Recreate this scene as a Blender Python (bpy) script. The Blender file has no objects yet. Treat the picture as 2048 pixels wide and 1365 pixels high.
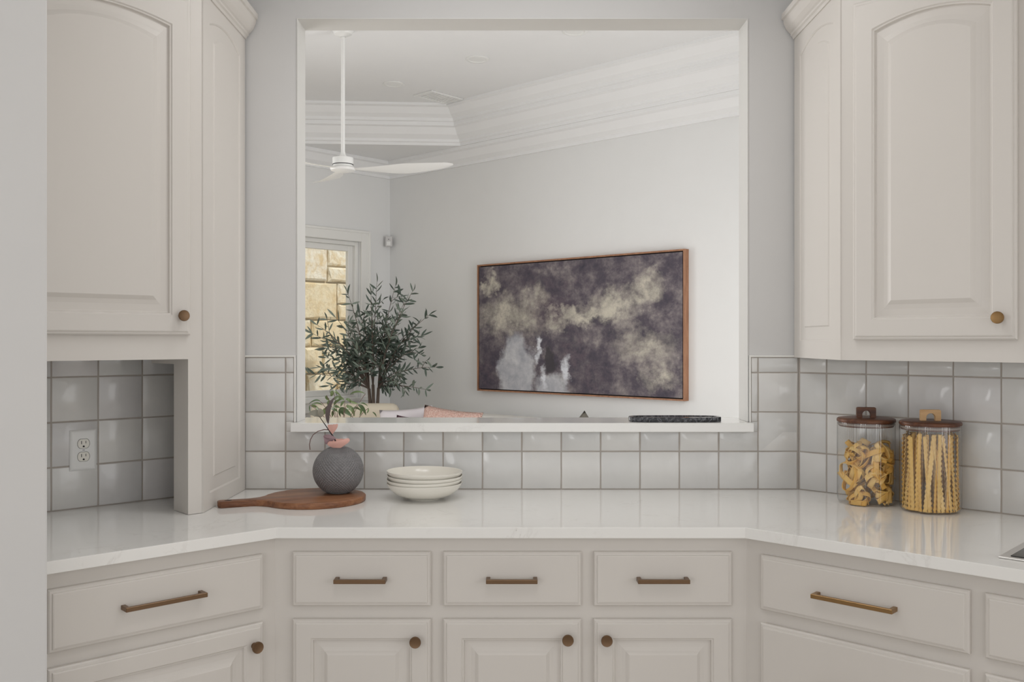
import bpy, bmesh, math, random
from mathutils import Vector, Matrix, noise

# ---------------------------------------------------------------- camera
E = 1.417                 # eye height
F = 1858.0                # focal length in pixels of the 2048 x 1365 frame
CX, CY = 1024.0, 682.5
scene = bpy.context.scene
COL = scene.collection
cam_d = bpy.data.cameras.new('camera')
cam_d.sensor_width = 36.0
cam_d.lens = 36.0 * F / 2048.0
cam_d.clip_start = 0.05
cam = bpy.data.objects.new('camera', cam_d)
cam.location = (0, 0, E)
cam.rotation_euler = (math.pi / 2, 0, 0)
COL.objects.link(cam)
scene.camera = cam
# ---------------------------------------------------------------- world, sun, daylight, added fill
w = bpy.data.worlds.new('world')
scene.world = w
w.use_nodes = True
w.node_tree.nodes['Background'].inputs[0].default_value = (1.0, 1.0, 1.0, 1)
w.node_tree.nodes['Background'].inputs[1].default_value = 1.06
scene.view_settings.view_transform = 'Standard'
scene.view_settings.look = 'None'
scene.view_settings.gamma = 1.0
scene.view_settings.use_curve_mapping = False
scene.view_settings.exposure = -0.18


def lamp(name, typ, energy, loc, direction, color=(1, 1, 1), sx=1, sy=1, angle=None, spread=None):
    d = bpy.data.lights.new(name, typ)
    d.energy = energy
    d.color = color
    if typ == 'AREA':
        d.shape = 'RECTANGLE'
        d.size, d.size_y = sx, sy
        if spread: d.spread = spread
    if angle: d.angle = angle
    o = bpy.data.objects.new(name, d)
    o.location = loc
    o.rotation_euler = Vector(direction).to_track_quat('-Z', 'Y').to_euler()
    COL.objects.link(o)
    return o


# living room axes: corner behind the olive tree, a runs along the painting wall,
# b runs along the window wall
LC = Vector((-1.072, 8.16))
LA = Vector((0.735, -0.678)).normalized()
LB = Vector((-LA.y, LA.x)) * -1.0


def AB(a, b, z=0.0):
    p = LC + LA * a + LB * b
    return Vector((p.x, p.y, z))


lamp('sun', 'SUN', 2.6, (0, 0, 6), Vector((-LA.x, -LA.y, -1.75)), (1.0, 0.95, 0.87), angle=0.02)
lamp('daylight_patio_door', 'AREA', 53, AB(-0.03, 3.70, 1.30), Vector((LA.x, LA.y, 0.0)), (1, 1, 1), 2.2, 2.1, spread=math.radians(140))
lamp('daylight_side_window', 'AREA', 28, AB(4.97, 1.40, 1.45), Vector((-LA.x, -LA.y, 0.0)), (1, 1, 1), 1.2, 1.8, spread=math.radians(140))
lamp('daylight_kitchen_window', 'AREA', 7, (-1.75, -1.5, 1.6), Vector((0.35, 1.0, -0.05)), (1, 1, 1), 0.5, 1.1)
lamp('niche_fill', 'AREA', 11, (3.05, -0.25, 1.6), Vector((-0.95, 0.75, -0.05)), (1, 1, 1), 1.7, 1.5)  # added area lamp, out of view, brightening the niche and left door
for lx_, ly_, le_ in ((-0.25, 2.40, 3.5), (0.25, 2.40, 3.5), (0.0, 0.9, 4.0)):
    lamp('ceiling_fill', 'AREA', le_, (lx_, ly_, 2.742), Vector((0, 0, -1)), (1, 1, 1), 0.3, 0.3)  # unseen area lamps added below the ceiling to fill the kitchen from above

# ---------------------------------------------------------------- helpers
R45 = math.radians


def lin(c):
    c = c / 255.0
    return c / 12.92 if c <= 0.04045 else ((c + 0.055) / 1.055) ** 2.4


def rgb(r, g, b):
    return (lin(r), lin(g), lin(b), 1.0)


def P3(px, py, Y):
    """pixel + depth -> world point"""
    return Vector(((px - CX) / F * Y, Y, E - (py - CY) / F * Y))


class MB:
    def __init__(s):
        s.v = []
        s.f = []

    def add(s, vs, fs):
        o = len(s.v)
        s.v += [tuple(v) for v in vs]
        s.f += [tuple(i + o for i in f) for f in fs]
        return s

    def box(s, x0, x1, y0, y1, z0, z1):
        vs = [(x0, y0, z0), (x1, y0, z0), (x1, y1, z0), (x0, y1, z0), (x0, y0, z1), (x1, y0, z1), (x1, y1, z1), (x0, y1, z1)]
        return s.add(vs, [(0, 3, 2, 1), (4, 5, 6, 7), (0, 1, 5, 4), (1, 2, 6, 5), (2, 3, 7, 6), (3, 0, 4, 7)])

    def prism(s, poly, z0, z1):
        n = len(poly)
        vs = [(p[0], p[1], z0) for p in poly] + [(p[0], p[1], z1) for p in poly]
        fs = [tuple(range(n - 1, -1, -1)), tuple(range(n, 2 * n))]
        fs += [(i, (i + 1) % n, n + (i + 1) % n, n + i) for i in range(n)]
        return s.add(vs, fs)

    def extrude_xz(s, poly, y0, y1):
        n = len(poly)
        vs = [(p[0], y0, p[1]) for p in poly] + [(p[0], y1, p[1]) for p in poly]
        fs = [tuple(range(n)), tuple(range(2 * n - 1, n - 1, -1))]
        fs += [(i, n + i, n + (i + 1) % n, (i + 1) % n) for i in range(n)]
        return s.add(vs, fs)

    def loops(s, ls, cap0=True, cap1=True, closed=True):
        n = len(ls[0])
        vs = [p for l in ls for p in l]
        fs = []
        for k in range(len(ls) - 1):
            for i in range(n if closed else n - 1):
                j = (i + 1) % n
                fs.append((k * n + i, k * n + j, (k + 1) * n + j, (k + 1) * n + i))
        if cap0: fs.append(tuple(range(n - 1, -1, -1)))
        if cap1: fs.append(tuple(range((len(ls) - 1) * n, len(ls) * n)))
        return s.add(vs, fs)

    def lathe(s, prof, n=32, c=(0, 0, 0), cap0=False, cap1=False, rf=None):
        ls = []
        for (r, z) in prof:
            l = []
            for i in range(n):
                a = 2 * math.pi * i / n
                rr = rf(r, z, i, a) if rf else r
                l.append((c[0] + rr * math.cos(a), c[1] + rr * math.sin(a), c[2] + z))
            ls.append(l)
        return s.loops(ls, cap0, cap1)

    def tube(s, pts, rad, n=8, cap=True):
        pts = [Vector(p) for p in pts]
        if not isinstance(rad, (list, tuple)): rad = [rad] * len(pts)
        ls = []
        up = Vector((0.13, 0.31, 0.94)).normalized()
        for i, p in enumerate(pts):
            t = (pts[min(i + 1, len(pts) - 1)] - pts[max(i - 1, 0)])
            t = t.normalized() if t.length > 1e-9 else Vector((0, 0, 1))
            u = t.cross(up)
            if u.length < 1e-3: u = t.cross(Vector((1, 0, 0)))
            u.normalize()
            v = t.cross(u)
            ls.append([tuple(p + (u * math.cos(2 * math.pi * k / n) + v * math.sin(2 * math.pi * k / n)) * rad[i]) for k in range(n)])
        return s.loops(ls, cap, cap)

    def mesh(s, name, smooth=False, bevel=0, seg=1, angle=35, recalc=True):
        me = bpy.data.meshes.new(name)
        bm = bmesh.new()
        bv = [bm.verts.new(v) for v in s.v]
        for f in s.f:
            try:
                bm.faces.new([bv[i] for i in f])
            except ValueError:
                pass
        if recalc: bmesh.ops.recalc_face_normals(bm, faces=bm.faces)
        if bevel:
            ed = [e for e in bm.edges if len(e.link_faces) == 2 and e.calc_face_angle(0) > 0.5]
            bmesh.ops.bevel(bm, geom=ed, offset=bevel, segments=seg, affect='EDGES', profile=0.6)
        bm.to_mesh(me)
        bm.free()
        if smooth:
            me.shade_smooth()
            me.set_sharp_from_angle(angle=math.radians(angle))
        return me

    def build(s, name, mat, parent=None, smooth=False, bevel=0, seg=1, loc=None, rotz=0, angle=35, recalc=True):
        return link(name, s.mesh(name, smooth, bevel, seg, angle, recalc), mat, parent, loc, rotz)


def link(name, me, mat, parent=None, loc=None, rotz=0):
    o = bpy.data.objects.new(name, me)
    if mat and not me.materials: me.materials.append(mat)
    COL.objects.link(o)
    if parent: o.parent = parent
    if loc is not None: o.location = loc
    if rotz: o.rotation_euler = (0, 0, rotz)
    return o


def tag(o, label, cat=None, group=None, kind=None):
    if label: o['label'] = label
    if cat: o['category'] = cat
    if group: o['group'] = group
    if kind: o['kind'] = kind
    return o


def thing(name, label, cat, loc=(0, 0, 0), rotz=0, group=None):
    o = bpy.data.objects.new(name, None)
    o.empty_display_size = 0.05
    COL.objects.link(o)
    o.location = loc
    o.rotation_euler = (0, 0, rotz)
    return tag(o, label, cat, group)


class Frame:
    """vertical plane: x to the right along it, y into the wall"""

    def __init__(s, p, d):
        s.p = Vector(p)
        s.d = Vector(d).normalized()
        s.n = Vector((-s.d.y, s.d.x))
        s.rot = math.atan2(s.d.y, s.d.x)

    def w(s, x, y=0.0):
        q = s.p + s.d * x + s.n * y
        return (q.x, q.y)

    def loc(s, q):
        r = Vector((q[0], q[1])) - s.p
        return (r.dot(s.d), r.dot(s.n))

    def hit(s, px, y=0.0):
        """local x where the image column px meets the plane at offset y"""
        k = (px - CX) / F
        q = s.p + s.n * y
        return (k * q.y - q.x) / (s.d.x - k * s.d.y)

    def depth(s, px, y=0.0):
        return s.w(s.hit(px, y), y)[1]


def cross(p, d, q, e):
    """intersection of 2D lines p+t d, q+s e"""
    p, d, q, e = Vector(p), Vector(d), Vector(q), Vector(e)
    den = d.x * e.y - d.y * e.x
    t = ((q.x - p.x) * e.y - (q.y - p.y) * e.x) / den
    r = p + d * t
    return (r.x, r.y)


def sweep(path, prof, z0, side=1.0, closed=False):
    """profile (out, z) swept along a plan polyline with mitres; out is to the left of travel * side"""
    n = len(path)
    pts = [Vector(p) for p in path]
    mb = MB()
    ls = []
    for i in range(n):
        if closed:
            d0 = (pts[i] - pts[i - 1]).normalized()
            d1 = (pts[(i + 1) % n] - pts[i]).normalized()
        else:
            d0 = (pts[i] - pts[i - 1]).normalized() if i > 0 else (pts[1] - pts[0]).normalized()
            d1 = (pts[i + 1] - pts[i]).normalized() if i < n - 1 else d0
        n0 = Vector((-d0.y, d0.x)) * side
        n1 = Vector((-d1.y, d1.x)) * side
        m = (n0 + n1).normalized()
        m = m / max(0.3, m.dot(n0))
        ls.append([(pts[i].x + m.x * o, pts[i].y + m.y * o, z0 + z) for (o, z) in prof])
    if closed: ls.append(ls[0])
    mb.loops(ls, not closed, not closed, closed=True)
    return mb


# ---------------------------------------------------------------- materials
MATS = {}


class NT:
    """tiny helper around a node tree"""

    def __init__(s, name):
        s.m = bpy.data.materials.new(name)
        s.m.use_nodes = True
        s.t = s.m.node_tree
        s.b = s.t.nodes['Principled BSDF']
        s.out = s.t.nodes['Material Output']
        MATS[name] = s.m

    def n(s, typ, **kw):
        nd = s.t.nodes.new(typ)
        for k, v in kw.items():
            setattr(nd, k, v)
        return nd

    def l(s, a, b):
        s.t.links.new(a, b)

    def math(s, op, a, b=None, clamp=False):
        nd = s.n('ShaderNodeMath', operation=op, use_clamp=clamp)
        for i, v in enumerate((a, b)):
            if v is None: continue
            if isinstance(v, (int, float)):
                nd.inputs[i].default_value = v
            else:
                s.l(v, nd.inputs[i])
        return nd.outputs[0]

    def noise(s, scale, detail=4, vec=None, rough=0.5, dist=0.0):
        nd = s.n('ShaderNodeTexNoise')
        nd.inputs['Scale'].default_value = scale
        nd.inputs['Detail'].default_value = detail
        nd.inputs['Roughness'].default_value = rough
        nd.inputs['Distortion'].default_value = dist
        if vec is not None: s.l(vec, nd.inputs['Vector'])
        return nd.outputs[0]

    def ramp(s, fac, stops, interp='LINEAR'):
        nd = s.n('ShaderNodeValToRGB')
        cr = nd.color_ramp
        cr.interpolation = interp
        while len(cr.elements) < len(stops): cr.elements.new(0.5)
        for e, (p, c) in zip(cr.elements, stops):
            e.position = p
            e.color = c if len(c) == 4 else (*c, 1)
        s.l(fac, nd.inputs[0])
        return nd.outputs[0]

    def mix(s, fac, a, b, blend='MIX'):
        nd = s.n('ShaderNodeMix', data_type='RGBA', blend_type=blend)
        for i, v in ((0, fac), (6, a), (7, b)):
            if isinstance(v, (int, float)):
                nd.inputs[i].default_value = v
            elif isinstance(v, tuple):
                nd.inputs[i].default_value = v
            else:
                s.l(v, nd.inputs[i])
        return nd.outputs[2]

    def coord(s, kind='Object', scale=None, rot=None):
        tc = s.n('ShaderNodeTexCoord')
        o = tc.outputs[kind]
        if scale or rot:
            mp = s.n('ShaderNodeMapping')
            if scale: mp.inputs['Scale'].default_value = scale
            if rot: mp.inputs['Rotation'].default_value = rot
            s.l(o, mp.inputs[0])
            o = mp.outputs[0]
        return o

    def bump(s, h, strength, dist=0.001):
        nd = s.n('ShaderNodeBump')
        nd.inputs['Strength'].default_value = strength
        nd.inputs['Distance'].default_value = dist
        s.l(h, nd.inputs['Height'])
        s.l(nd.outputs[0], s.b.inputs['Normal'])

    def base(s, c):
        if isinstance(c, tuple):
            s.b.inputs['Base Color'].default_value = c
        else:
            s.l(c, s.b.inputs['Base Color'])
        return s

    def set(s, rough=0.5, metal=0.0, spec=0.5, **kw):
        s.b.inputs['Roughness'].default_value = rough
        s.b.inputs['Metallic'].default_value = metal
        s.b.inputs['Specular IOR Level'].default_value = spec
        for k, v in kw.items():
            s.b.inputs[k].default_value = v
        return s


def simple(name, col, rough=0.5, metal=0.0, spec=0.5, var=0.03, nscale=6.0, bump=0.0, bscale=60.0):
    m = NT(name)
    v = m.noise(nscale, 3, m.coord())
    c2 = tuple(max(0, c * (1 - var)) for c in col[:3]) + (1,)
    m.base(m.mix(v, col, c2)).set(rough, metal, spec)
    if bump:
        m.bump(m.noise(bscale, 3, m.coord()), bump)
    return m.m


simple('kitchen_wall', rgb(218, 217, 216), 0.7, spec=0.25, bump=0.05, bscale=220)
simple('living_wall', rgb(232, 232, 231), 0.75, spec=0.2, bump=0.04, bscale=200)
simple('ceiling_white', rgb(240, 240, 240), 0.8, spec=0.2)
simple('trim_white', rgb(238, 237, 233), 0.4, spec=0.4)
simple('jamb_white', rgb(226, 225, 222), 0.5, spec=0.3)
simple('cabinet_paint', rgb(220, 215, 209), 0.38, spec=0.35, var=0.025, nscale=3, bump=0.02, bscale=150)
simple('bronze', rgb(128, 103, 80), 0.38, metal=0.9, var=0.15, nscale=40)
simple('brass', rgb(156, 124, 84), 0.34, metal=0.92, var=0.15, nscale=40)
simple('grout', rgb(186, 178, 170), 0.9, spec=0.1, var=0.25, nscale=30)
simple('floor_oak', rgb(208, 200, 190), 0.45, var=0.2, nscale=5)
simple('ceramic_cream', rgb(240, 236, 226), 0.22, spec=0.5, var=0.02)
simple('outlet_white', rgb(236, 236, 234), 0.35, var=0.01)
simple('outlet_cream', rgb(236, 233, 224), 0.35, var=0.01)
simple('slot_black', rgb(14, 13, 13), 0.7, var=0.0)
simple('cooktop_glass', rgb(32, 28, 27), 0.08, spec=0.6, var=0.0)
simple('steel', rgb(232, 230, 227), 0.38, metal=0.7, var=0.05)
simple('sofa_white', rgb(240, 238, 232), 0.9, spec=0.1, bump=0.3, bscale=120)
simple('chair_beige', rgb(228, 218, 199), 0.9, spec=0.1, bump=0.3, bscale=120)
simple('pillow_lilac', rgb(232, 226, 230), 0.9, spec=0.1, bump=0.2, bscale=160)
simple('pillow_purple', rgb(112, 86, 96), 0.85, spec=0.1)
simple('pillow_grey', rgb(112, 108, 100), 0.9, spec=0.1, bump=0.3, bscale=100)
simple('fan_white', rgb(238, 238, 236), 0.35, var=0.01)
simple('black_plastic', rgb(20, 20, 20), 0.5, var=0.0)
simple('sensor_grey', rgb(205, 203, 202), 0.5, var=0.01)
simple('pot_white', rgb(220, 214, 204), 0.6)
simple('table_wood', rgb(120, 88, 62), 0.5, var=0.3, nscale=12)
simple('soil', rgb(60, 46, 36), 0.95, var=0.4, nscale=50)
simple('ground', rgb(180, 165, 140), 0.9, var=0.2)
simple('stem_dark', rgb(52, 40, 40), 0.6, var=0.2, nscale=60)
simple('stem_brown', rgb(112, 82, 76), 0.6, var=0.2, nscale=60)
simple('bark', rgb(116, 102, 92), 0.85, var=0.35, nscale=40, bump=0.5, bscale=90)
simple('gasket_grey', rgb(150, 138, 130), 0.5, var=0.05)
simple('canvas_edge', rgb(26, 22, 24), 0.7, var=0.1)


def boucle():
    m = NT('pillow_boucle')
    v = m.n('ShaderNodeTexVoronoi')
    v.inputs['Scale'].default_value = 90
    m.l(m.coord(), v.inputs['Vector'])
    c = m.ramp(v.outputs['Distance'], [(0.0, rgb(236, 212, 202)), (0.6, rgb(208, 172, 160))])
    m.base(c).set(0.95, spec=0.05)
    m.bump(v.outputs['Distance'], 0.8, 0.01)


boucle()


def tile_mat():
    m = NT('zellige_tile')
    oi = m.n('ShaderNodeObjectInfo')
    rnd = oi.outputs['Random']
    comb = m.n('ShaderNodeCombineXYZ')
    m.l(m.math('MULTIPLY', rnd, 37.0), comb.inputs[0])
    m.l(m.math('MULTIPLY', rnd, 91.0), comb.inputs[1])
    va = m.n('ShaderNodeVectorMath', operation='ADD')
    m.l(m.coord(), va.inputs[0])
    m.l(comb.outputs[0], va.inputs[1])
    vec = va.outputs[0]
    basec = m.ramp(rnd, [(0.0, rgb(217, 217, 215)), (0.3, rgb(226, 225, 222)), (0.62, rgb(232, 230, 226)), (0.85, rgb(212, 212, 211)), (1.0, rgb(229, 226, 225))])
    blot = m.noise(9, 4, vec, 0.55)
    c = m.mix(m.math('MULTIPLY', blot, 0.5), basec, rgb(198, 197, 196))
    m.base(c).set(0.16, spec=0.5)
    h = m.math('ADD', m.math('MULTIPLY', m.noise(11, 1, vec, 0.4, 0.6), 1.0), m.math('MULTIPLY', m.noise(30, 2, vec), 0.2))
    m.bump(h, 0.21, 0.012)
    r = m.math('ADD', m.math('MULTIPLY', m.noise(20, 3, vec), 0.14), 0.05)
    m.l(r, m.b.inputs['Roughness'])


tile_mat()


def quartz_mat():
    m = NT('quartz')
    co = m.coord()
    n1 = m.noise(5.5, 6, co, 0.62, 1.4)
    vein = m.math('ABSOLUTE', m.math('SUBTRACT', n1, 0.5))
    vm = m.ramp(vein, [(0.0, (1, 1, 1)), (0.012, (0.35, 0.35, 0.35)), (0.035, (0, 0, 0))])
    patch = m.ramp(m.noise(7, 3, co), [(0.5, (0, 0, 0)), (0.68, (1, 1, 1))])
    fac = m.math('MULTIPLY', m.math('MULTIPLY', vm, patch), 0.2)
    speck = m.ramp(m.noise(130, 2, co), [(0.72, (0, 0, 0)), (0.78, (1, 1, 1))])
    spk2 = m.math('MULTIPLY', m.math('MULTIPLY', speck, patch), 0.45)
    c = m.mix(fac, rgb(244, 243, 240), rgb(178, 171, 164))
    c = m.mix(spk2, c, rgb(120, 110, 102))
    m.base(c).set(0.07, spec=0.5)


quartz_mat()


def wood(name, cols, sc=(3, 26, 26), rough=0.4, big=2.0, rot=None):
    m = NT(name)
    co = m.coord('Object', sc, rot)
    n1 = m.noise(big, 5, co, 0.6, 0.7)
    n2 = m.noise(big * 9, 3, co, 0.6, 0.2)
    f = m.math('ADD', m.math('MULTIPLY', n1, 0.75), m.math('MULTIPLY', n2, 0.25))
    k = len(cols)
    c = m.ramp(f, [(0.28 + 0.46 * i / (k - 1), cc) for i, cc in enumerate(cols)])
    m.base(c).set(rough, spec=0.4)
    m.bump(f, 0.12, 0.001)


wood('board_wood', [rgb(78, 48, 34), rgb(128, 84, 58), rgb(156, 108, 76), rgb(184, 136, 100)], (2.2, 16, 16), 0.38)
wood('walnut', [rgb(48, 28, 20), rgb(92, 56, 38), rgb(132, 86, 58)], (3, 30, 30), 0.4)
wood('light_wood', [rgb(196, 152, 104), rgb(216, 176, 128), rgb(226, 190, 142)], (3, 20, 20), 0.45)
wood('frame_wood', [rgb(128, 88, 64), rgb(158, 114, 86), rgb(178, 134, 104)], (14, 14, 3), 0.5)


def vase_mat():
    m = NT('vase_grey')
    n1 = m.noise(40, 4, m.coord())
    c = m.mix(n1, rgb(142, 140, 141), rgb(108, 106, 107))
    m.base(c).set(0.45, spec=0.45)


vase_mat()


def leaf_mat(name, c1, c2, rough=0.42):
    m = NT(name)
    oi = m.n('ShaderNodeObjectInfo')
    f = m.math('ADD', m.math('MULTIPLY', oi.outputs['Random'], 0.65), m.math('MULTIPLY', m.noise(14, 2, m.coord()), 0.4), True)
    m.base(m.mix(f, c1, c2)).set(rough, spec=0.4)


leaf_mat('olive_leaf', rgb(38, 58, 50), rgb(146, 158, 144))
leaf_mat('green_leaf', rgb(62, 84, 52), rgb(120, 136, 88))
leaf_mat('dark_leaf', rgb(86, 74, 74), rgb(104, 90, 88))
leaf_mat('sage_leaf', rgb(150, 150, 138), rgb(168, 164, 150))
leaf_mat('pink_leaf', rgb(222, 168, 156), rgb(232, 186, 174))
leaf_mat('mauve_leaf', rgb(142, 116, 122), rgb(168, 140, 144))


def pasta_mat():
    m = NT('pasta')
    oi = m.n('ShaderNodeObjectInfo')
    c = m.ramp(oi.outputs['Random'], [(0, rgb(236, 186, 92)), (0.5, rgb(244, 204, 120)), (1, rgb(248, 216, 144))])
    c2 = m.mix(m.math('MULTIPLY', m.noise(60, 2, m.coord()), 0.35), c, rgb(204, 146, 62))
    m.base(c2).set(0.55, spec=0.3)


pasta_mat()


def glass_mat(name, tint, refl=0.9, rough=0.03, ribs=0):
    m = NT(name)
    tr = m.n('ShaderNodeBsdfTransparent')
    tr.inputs[0].default_value = tint
    gl = m.n('ShaderNodeBsdfGlossy')
    gl.inputs['Roughness'].default_value = rough
    lw = m.n('ShaderNodeLayerWeight')
    lw.inputs[0].default_value = 0.5
    fac = m.math('ADD', m.math('MULTIPLY', m.math('POWER', lw.outputs['Facing'], 4.0), 0.75), 0.045)
    if ribs:
        sp_ = m.n('ShaderNodeSeparateXYZ')
        m.l(m.coord(), sp_.inputs[0])
        an = m.math('ARCTAN2', sp_.outputs[1], sp_.outputs[0])
        rb_ = m.math('POWER', m.math('ABSOLUTE', m.math('SINE', m.math('MULTIPLY', an, ribs / 2))), 3.0)
        fac = m.math('ADD', fac, m.math('MULTIPLY', rb_, 0.13))
    mx = m.n('ShaderNodeMixShader')
    m.l(m.math('MULTIPLY', fac, refl), mx.inputs[0])
    m.l(tr.outputs[0], mx.inputs[1])
    m.l(gl.outputs[0], mx.inputs[2])
    m.l(mx.outputs[0], m.out.inputs[0])


glass_mat('jar_glass', (0.985, 0.985, 0.98, 1), 1.0, 0.08, 120)
glass_mat('window_glass', (0.97, 0.98, 0.98, 1), 0.6, 0.01)


def stone_mat():
    m = NT('limestone')
    oi = m.n('ShaderNodeObjectInfo')
    c = m.ramp(oi.outputs['Random'], [(0, rgb(238, 229, 206)), (0.35, rgb(244, 240, 226)), (0.7, rgb(234, 220, 188)), (1, rgb(246, 243, 234))])
    co = m.coord()
    n1 = m.noise(9, 6, co, 0.65, 0.6)
    c2 = m.mix(m.ramp(n1, [(0.42, (0, 0, 0)), (0.66, (1, 1, 1))]), c, rgb(224, 203, 164))
    m.base(c2).set(0.9, spec=0.1)
    m.bump(m.noise(26, 6, m.coord('Object', (1, 1, 0.5)), 0.7), 0.8, 0.03)


stone_mat()
simple('mortar', rgb(206, 192, 166), 0.95, spec=0.1, var=0.2, nscale=20, bump=0.4, bscale=50)


def painting_mat():
    m = NT('abstract_painting')
    tc = m.coord('Generated')
    sep = m.n('ShaderNodeSeparateXYZ')
    m.l(tc, sep.inputs[0])
    asp = m.n('ShaderNodeCombineXYZ')
    m.l(m.math('MULTIPLY', sep.outputs[0], 1.9), asp.inputs[0])
    m.l(sep.outputs[2], asp.inputs[1])
    vec = asp.outputs[0]
    wa = m.n('ShaderNodeTexNoise')
    wa.inputs['Scale'].default_value = 4.5
    wa.inputs['Detail'].default_value = 7
    wa.inputs['Roughness'].default_value = 0.68
    m.l(vec, wa.inputs['Vector'])
    ws = m.n('ShaderNodeSeparateColor')
    m.l(wa.outputs['Color'], ws.inputs[0])
    u0, v0 = sep.outputs[0], m.math('SUBTRACT', 1.0, sep.outputs[2])

    def warped(amt):
        u = m.math('ADD', u0, m.math('MULTIPLY', m.math('SUBTRACT', ws.outputs[0], 0.5), amt))
        v = m.math('ADD', v0, m.math('MULTIPLY', m.math('SUBTRACT', ws.outputs[1], 0.5), amt * 1.7))
        return u, v

    soft, hard = warped(0.32), warped(0.16)

    def blob(uv, cx, cy, rx, ry, edge):
        dx = m.math('DIVIDE', m.math('SUBTRACT', uv[0], cx), rx)
        dy = m.math('DIVIDE', m.math('SUBTRACT', uv[1], cy), ry)
        d = m.math('SQRT', m.math('ADD', m.math('MULTIPLY', dx, dx), m.math('MULTIPLY', dy, dy)))
        return m.math('DIVIDE', m.math('SUBTRACT', 1.0, d), edge, True)

    def union(bl):
        r = bl[0]
        for b in bl[1:]: r = m.math('MAXIMUM', r, b)
        return r

    fine = m.noise(16, 8, vec, 0.72, 0.1)
    mid = m.noise(6, 8, vec, 0.7, 0.15)
    c = m.ramp(mid, [(0.3, rgb(64, 60, 72)), (0.45, rgb(86, 79, 88)), (0.56, rgb(116, 108, 112)), (0.7, rgb(158, 151, 146))])
    # mauve bruise around the middle
    c = m.mix(m.math('MULTIPLY', blob(soft, 0.40, 0.36, 0.16, 0.16, 0.8), 0.5), c, rgb(84, 66, 80))
    cream = union([blob(soft, 0.17, 0.42, 0.20, 0.20, 0.7), blob(soft, 0.50, 0.44, 0.17, 0.11, 0.6),
                   blob(soft, 0.70, 0.36, 0.16, 0.17, 0.6), blob(soft, 0.83, 0.24, 0.12, 0.15, 0.7),
                   blob(soft, 0.85, 0.66, 0.17, 0.17, 0.9), blob(soft, 0.92, 0.86, 0.10, 0.12, 0.9),
                   blob(soft, 0.06, 0.13, 0.07, 0.09, 0.6), blob(soft, 0.33, 0.28, 0.10, 0.10, 1.2)])
    spk = m.ramp(fine, [(0.36, (0.45, 0.45, 0.45)), (0.56, (1, 1, 1))])
    c = m.mix(m.math('MULTIPLY', m.math('MULTIPLY', cream, spk), 0.95), c, m.ramp(mid, [(0.35, rgb(164, 158, 148)), (0.6, rgb(206, 199, 184))]))
    bright = union([blob(soft, 0.66, 0.40, 0.09, 0.08, 0.8), blob(soft, 0.57, 0.44, 0.09, 0.05, 0.8)])
    c = m.mix(m.math('MULTIPLY', bright, 0.6), c, rgb(216, 209, 192))
    # dark sweep to the lower right of the middle
    dark = union([blob(hard, 0.50, 0.72, 0.09, 0.20, 0.7), blob(hard, 0.60, 0.88, 0.10, 0.15, 0.8), blob(hard, 0.04, 0.86, 0.09, 0.20, 0.7), blob(hard, 0.38, 0.16, 0.30, 0.10, 1.3)])
    c = m.mix(m.math('MULTIPLY', dark, 0.75), c, m.ramp(fine, [(0.4, rgb(60, 56, 70)), (0.65, rgb(106, 92, 100))]))
    # pale blue-grey pour at lower left
    pour = union([blob(hard, 0.21, 0.84, 0.115, 0.30, 0.25), blob(hard, 0.40, 0.99, 0.10, 0.14, 0.4)])
    c = m.mix(m.math('MULTIPLY', pour, 0.9), c, m.ramp(mid, [(0.35, rgb(164, 165, 173)), (0.65, rgb(206, 206, 208))]))
    streak = union([blob(hard, 0.325, 0.66, 0.022, 0.13, 0.5), blob(hard, 0.47, 0.82, 0.03, 0.13, 0.5), blob(hard, 0.36, 0.88, 0.02, 0.12, 0.6)])
    c = m.mix(m.math('MULTIPLY', m.math('MULTIPLY', streak, spk), 0.9), c, rgb(226, 228, 234))
    hole = blob(hard, 0.395, 0.75, 0.038, 0.14, 0.35)
    c = m.mix(m.math('MULTIPLY', hole, 0.9), c, rgb(66, 62, 66))
    m.base(c).set(0.6, spec=0.25)
    m.bump(fine, 0.12, 0.003)


painting_mat()


def tray_mat():
    m = NT('black_marble')
    n1 = m.noise(22, 6, m.coord(), 0.65, 1.5)
    v = m.math('ABSOLUTE', m.math('SUBTRACT', n1, 0.5))
    c = m.ramp(v, [(0, rgb(120, 120, 124)), (0.02, rgb(58, 60, 66)), (0.08, rgb(30, 32, 38))])
    m.base(c).set(0.12, spec=0.6)


tray_mat()
M = MATS

# ---------------------------------------------------------------- plan geometry of the kitchen
CT = E - 0.503                       # counter top height
TH = 0.03
YB = 3.144                           # tile face of the back wall
YW = 3.151                           # back wall face
dL = Vector((1.09, 1.0)).normalized()        # left run, to the right as one faces it
dR = Vector((1.06, -1.0)).normalized()       # right run
dRw = Vector((1.0307, -1.0)).normalized()    # right wall
KL, KR = (-0.908, YB), (0.9695, YB)          # corners of the tiled back wall
FWL = Frame(KL, dL)                  # left tiled wall
FWR = Frame(KR, dRw)                 # right tiled wall
FWB = Frame((0, YB), (1, 0))
CFL, CFR = (-0.6345, 2.503), (0.628, 2.503)  # front corners of the worktop
nL = Vector((-dL.y, dL.x))
nR = Vector((-dR.y, dR.x))
OV = 0.03
FL_ = cross(Vector(CFL) + nL * OV, dL, (0, 2.503 + OV), (1, 0))
FR_ = cross(Vector(CFR) + nR * OV, dR, (0, 2.503 + OV), (1, 0))
RL = Frame(FL_, dL)                  # faces of the base cabinets
RR = Frame(FR_, dR)
RC = Frame((0, 2.503 + OV), (1, 0))
STUB = (-1.0, 2.0)                   # corner of the wall end on the left
xs = RL.loc(STUB)[0]                 # left run ends here

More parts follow.
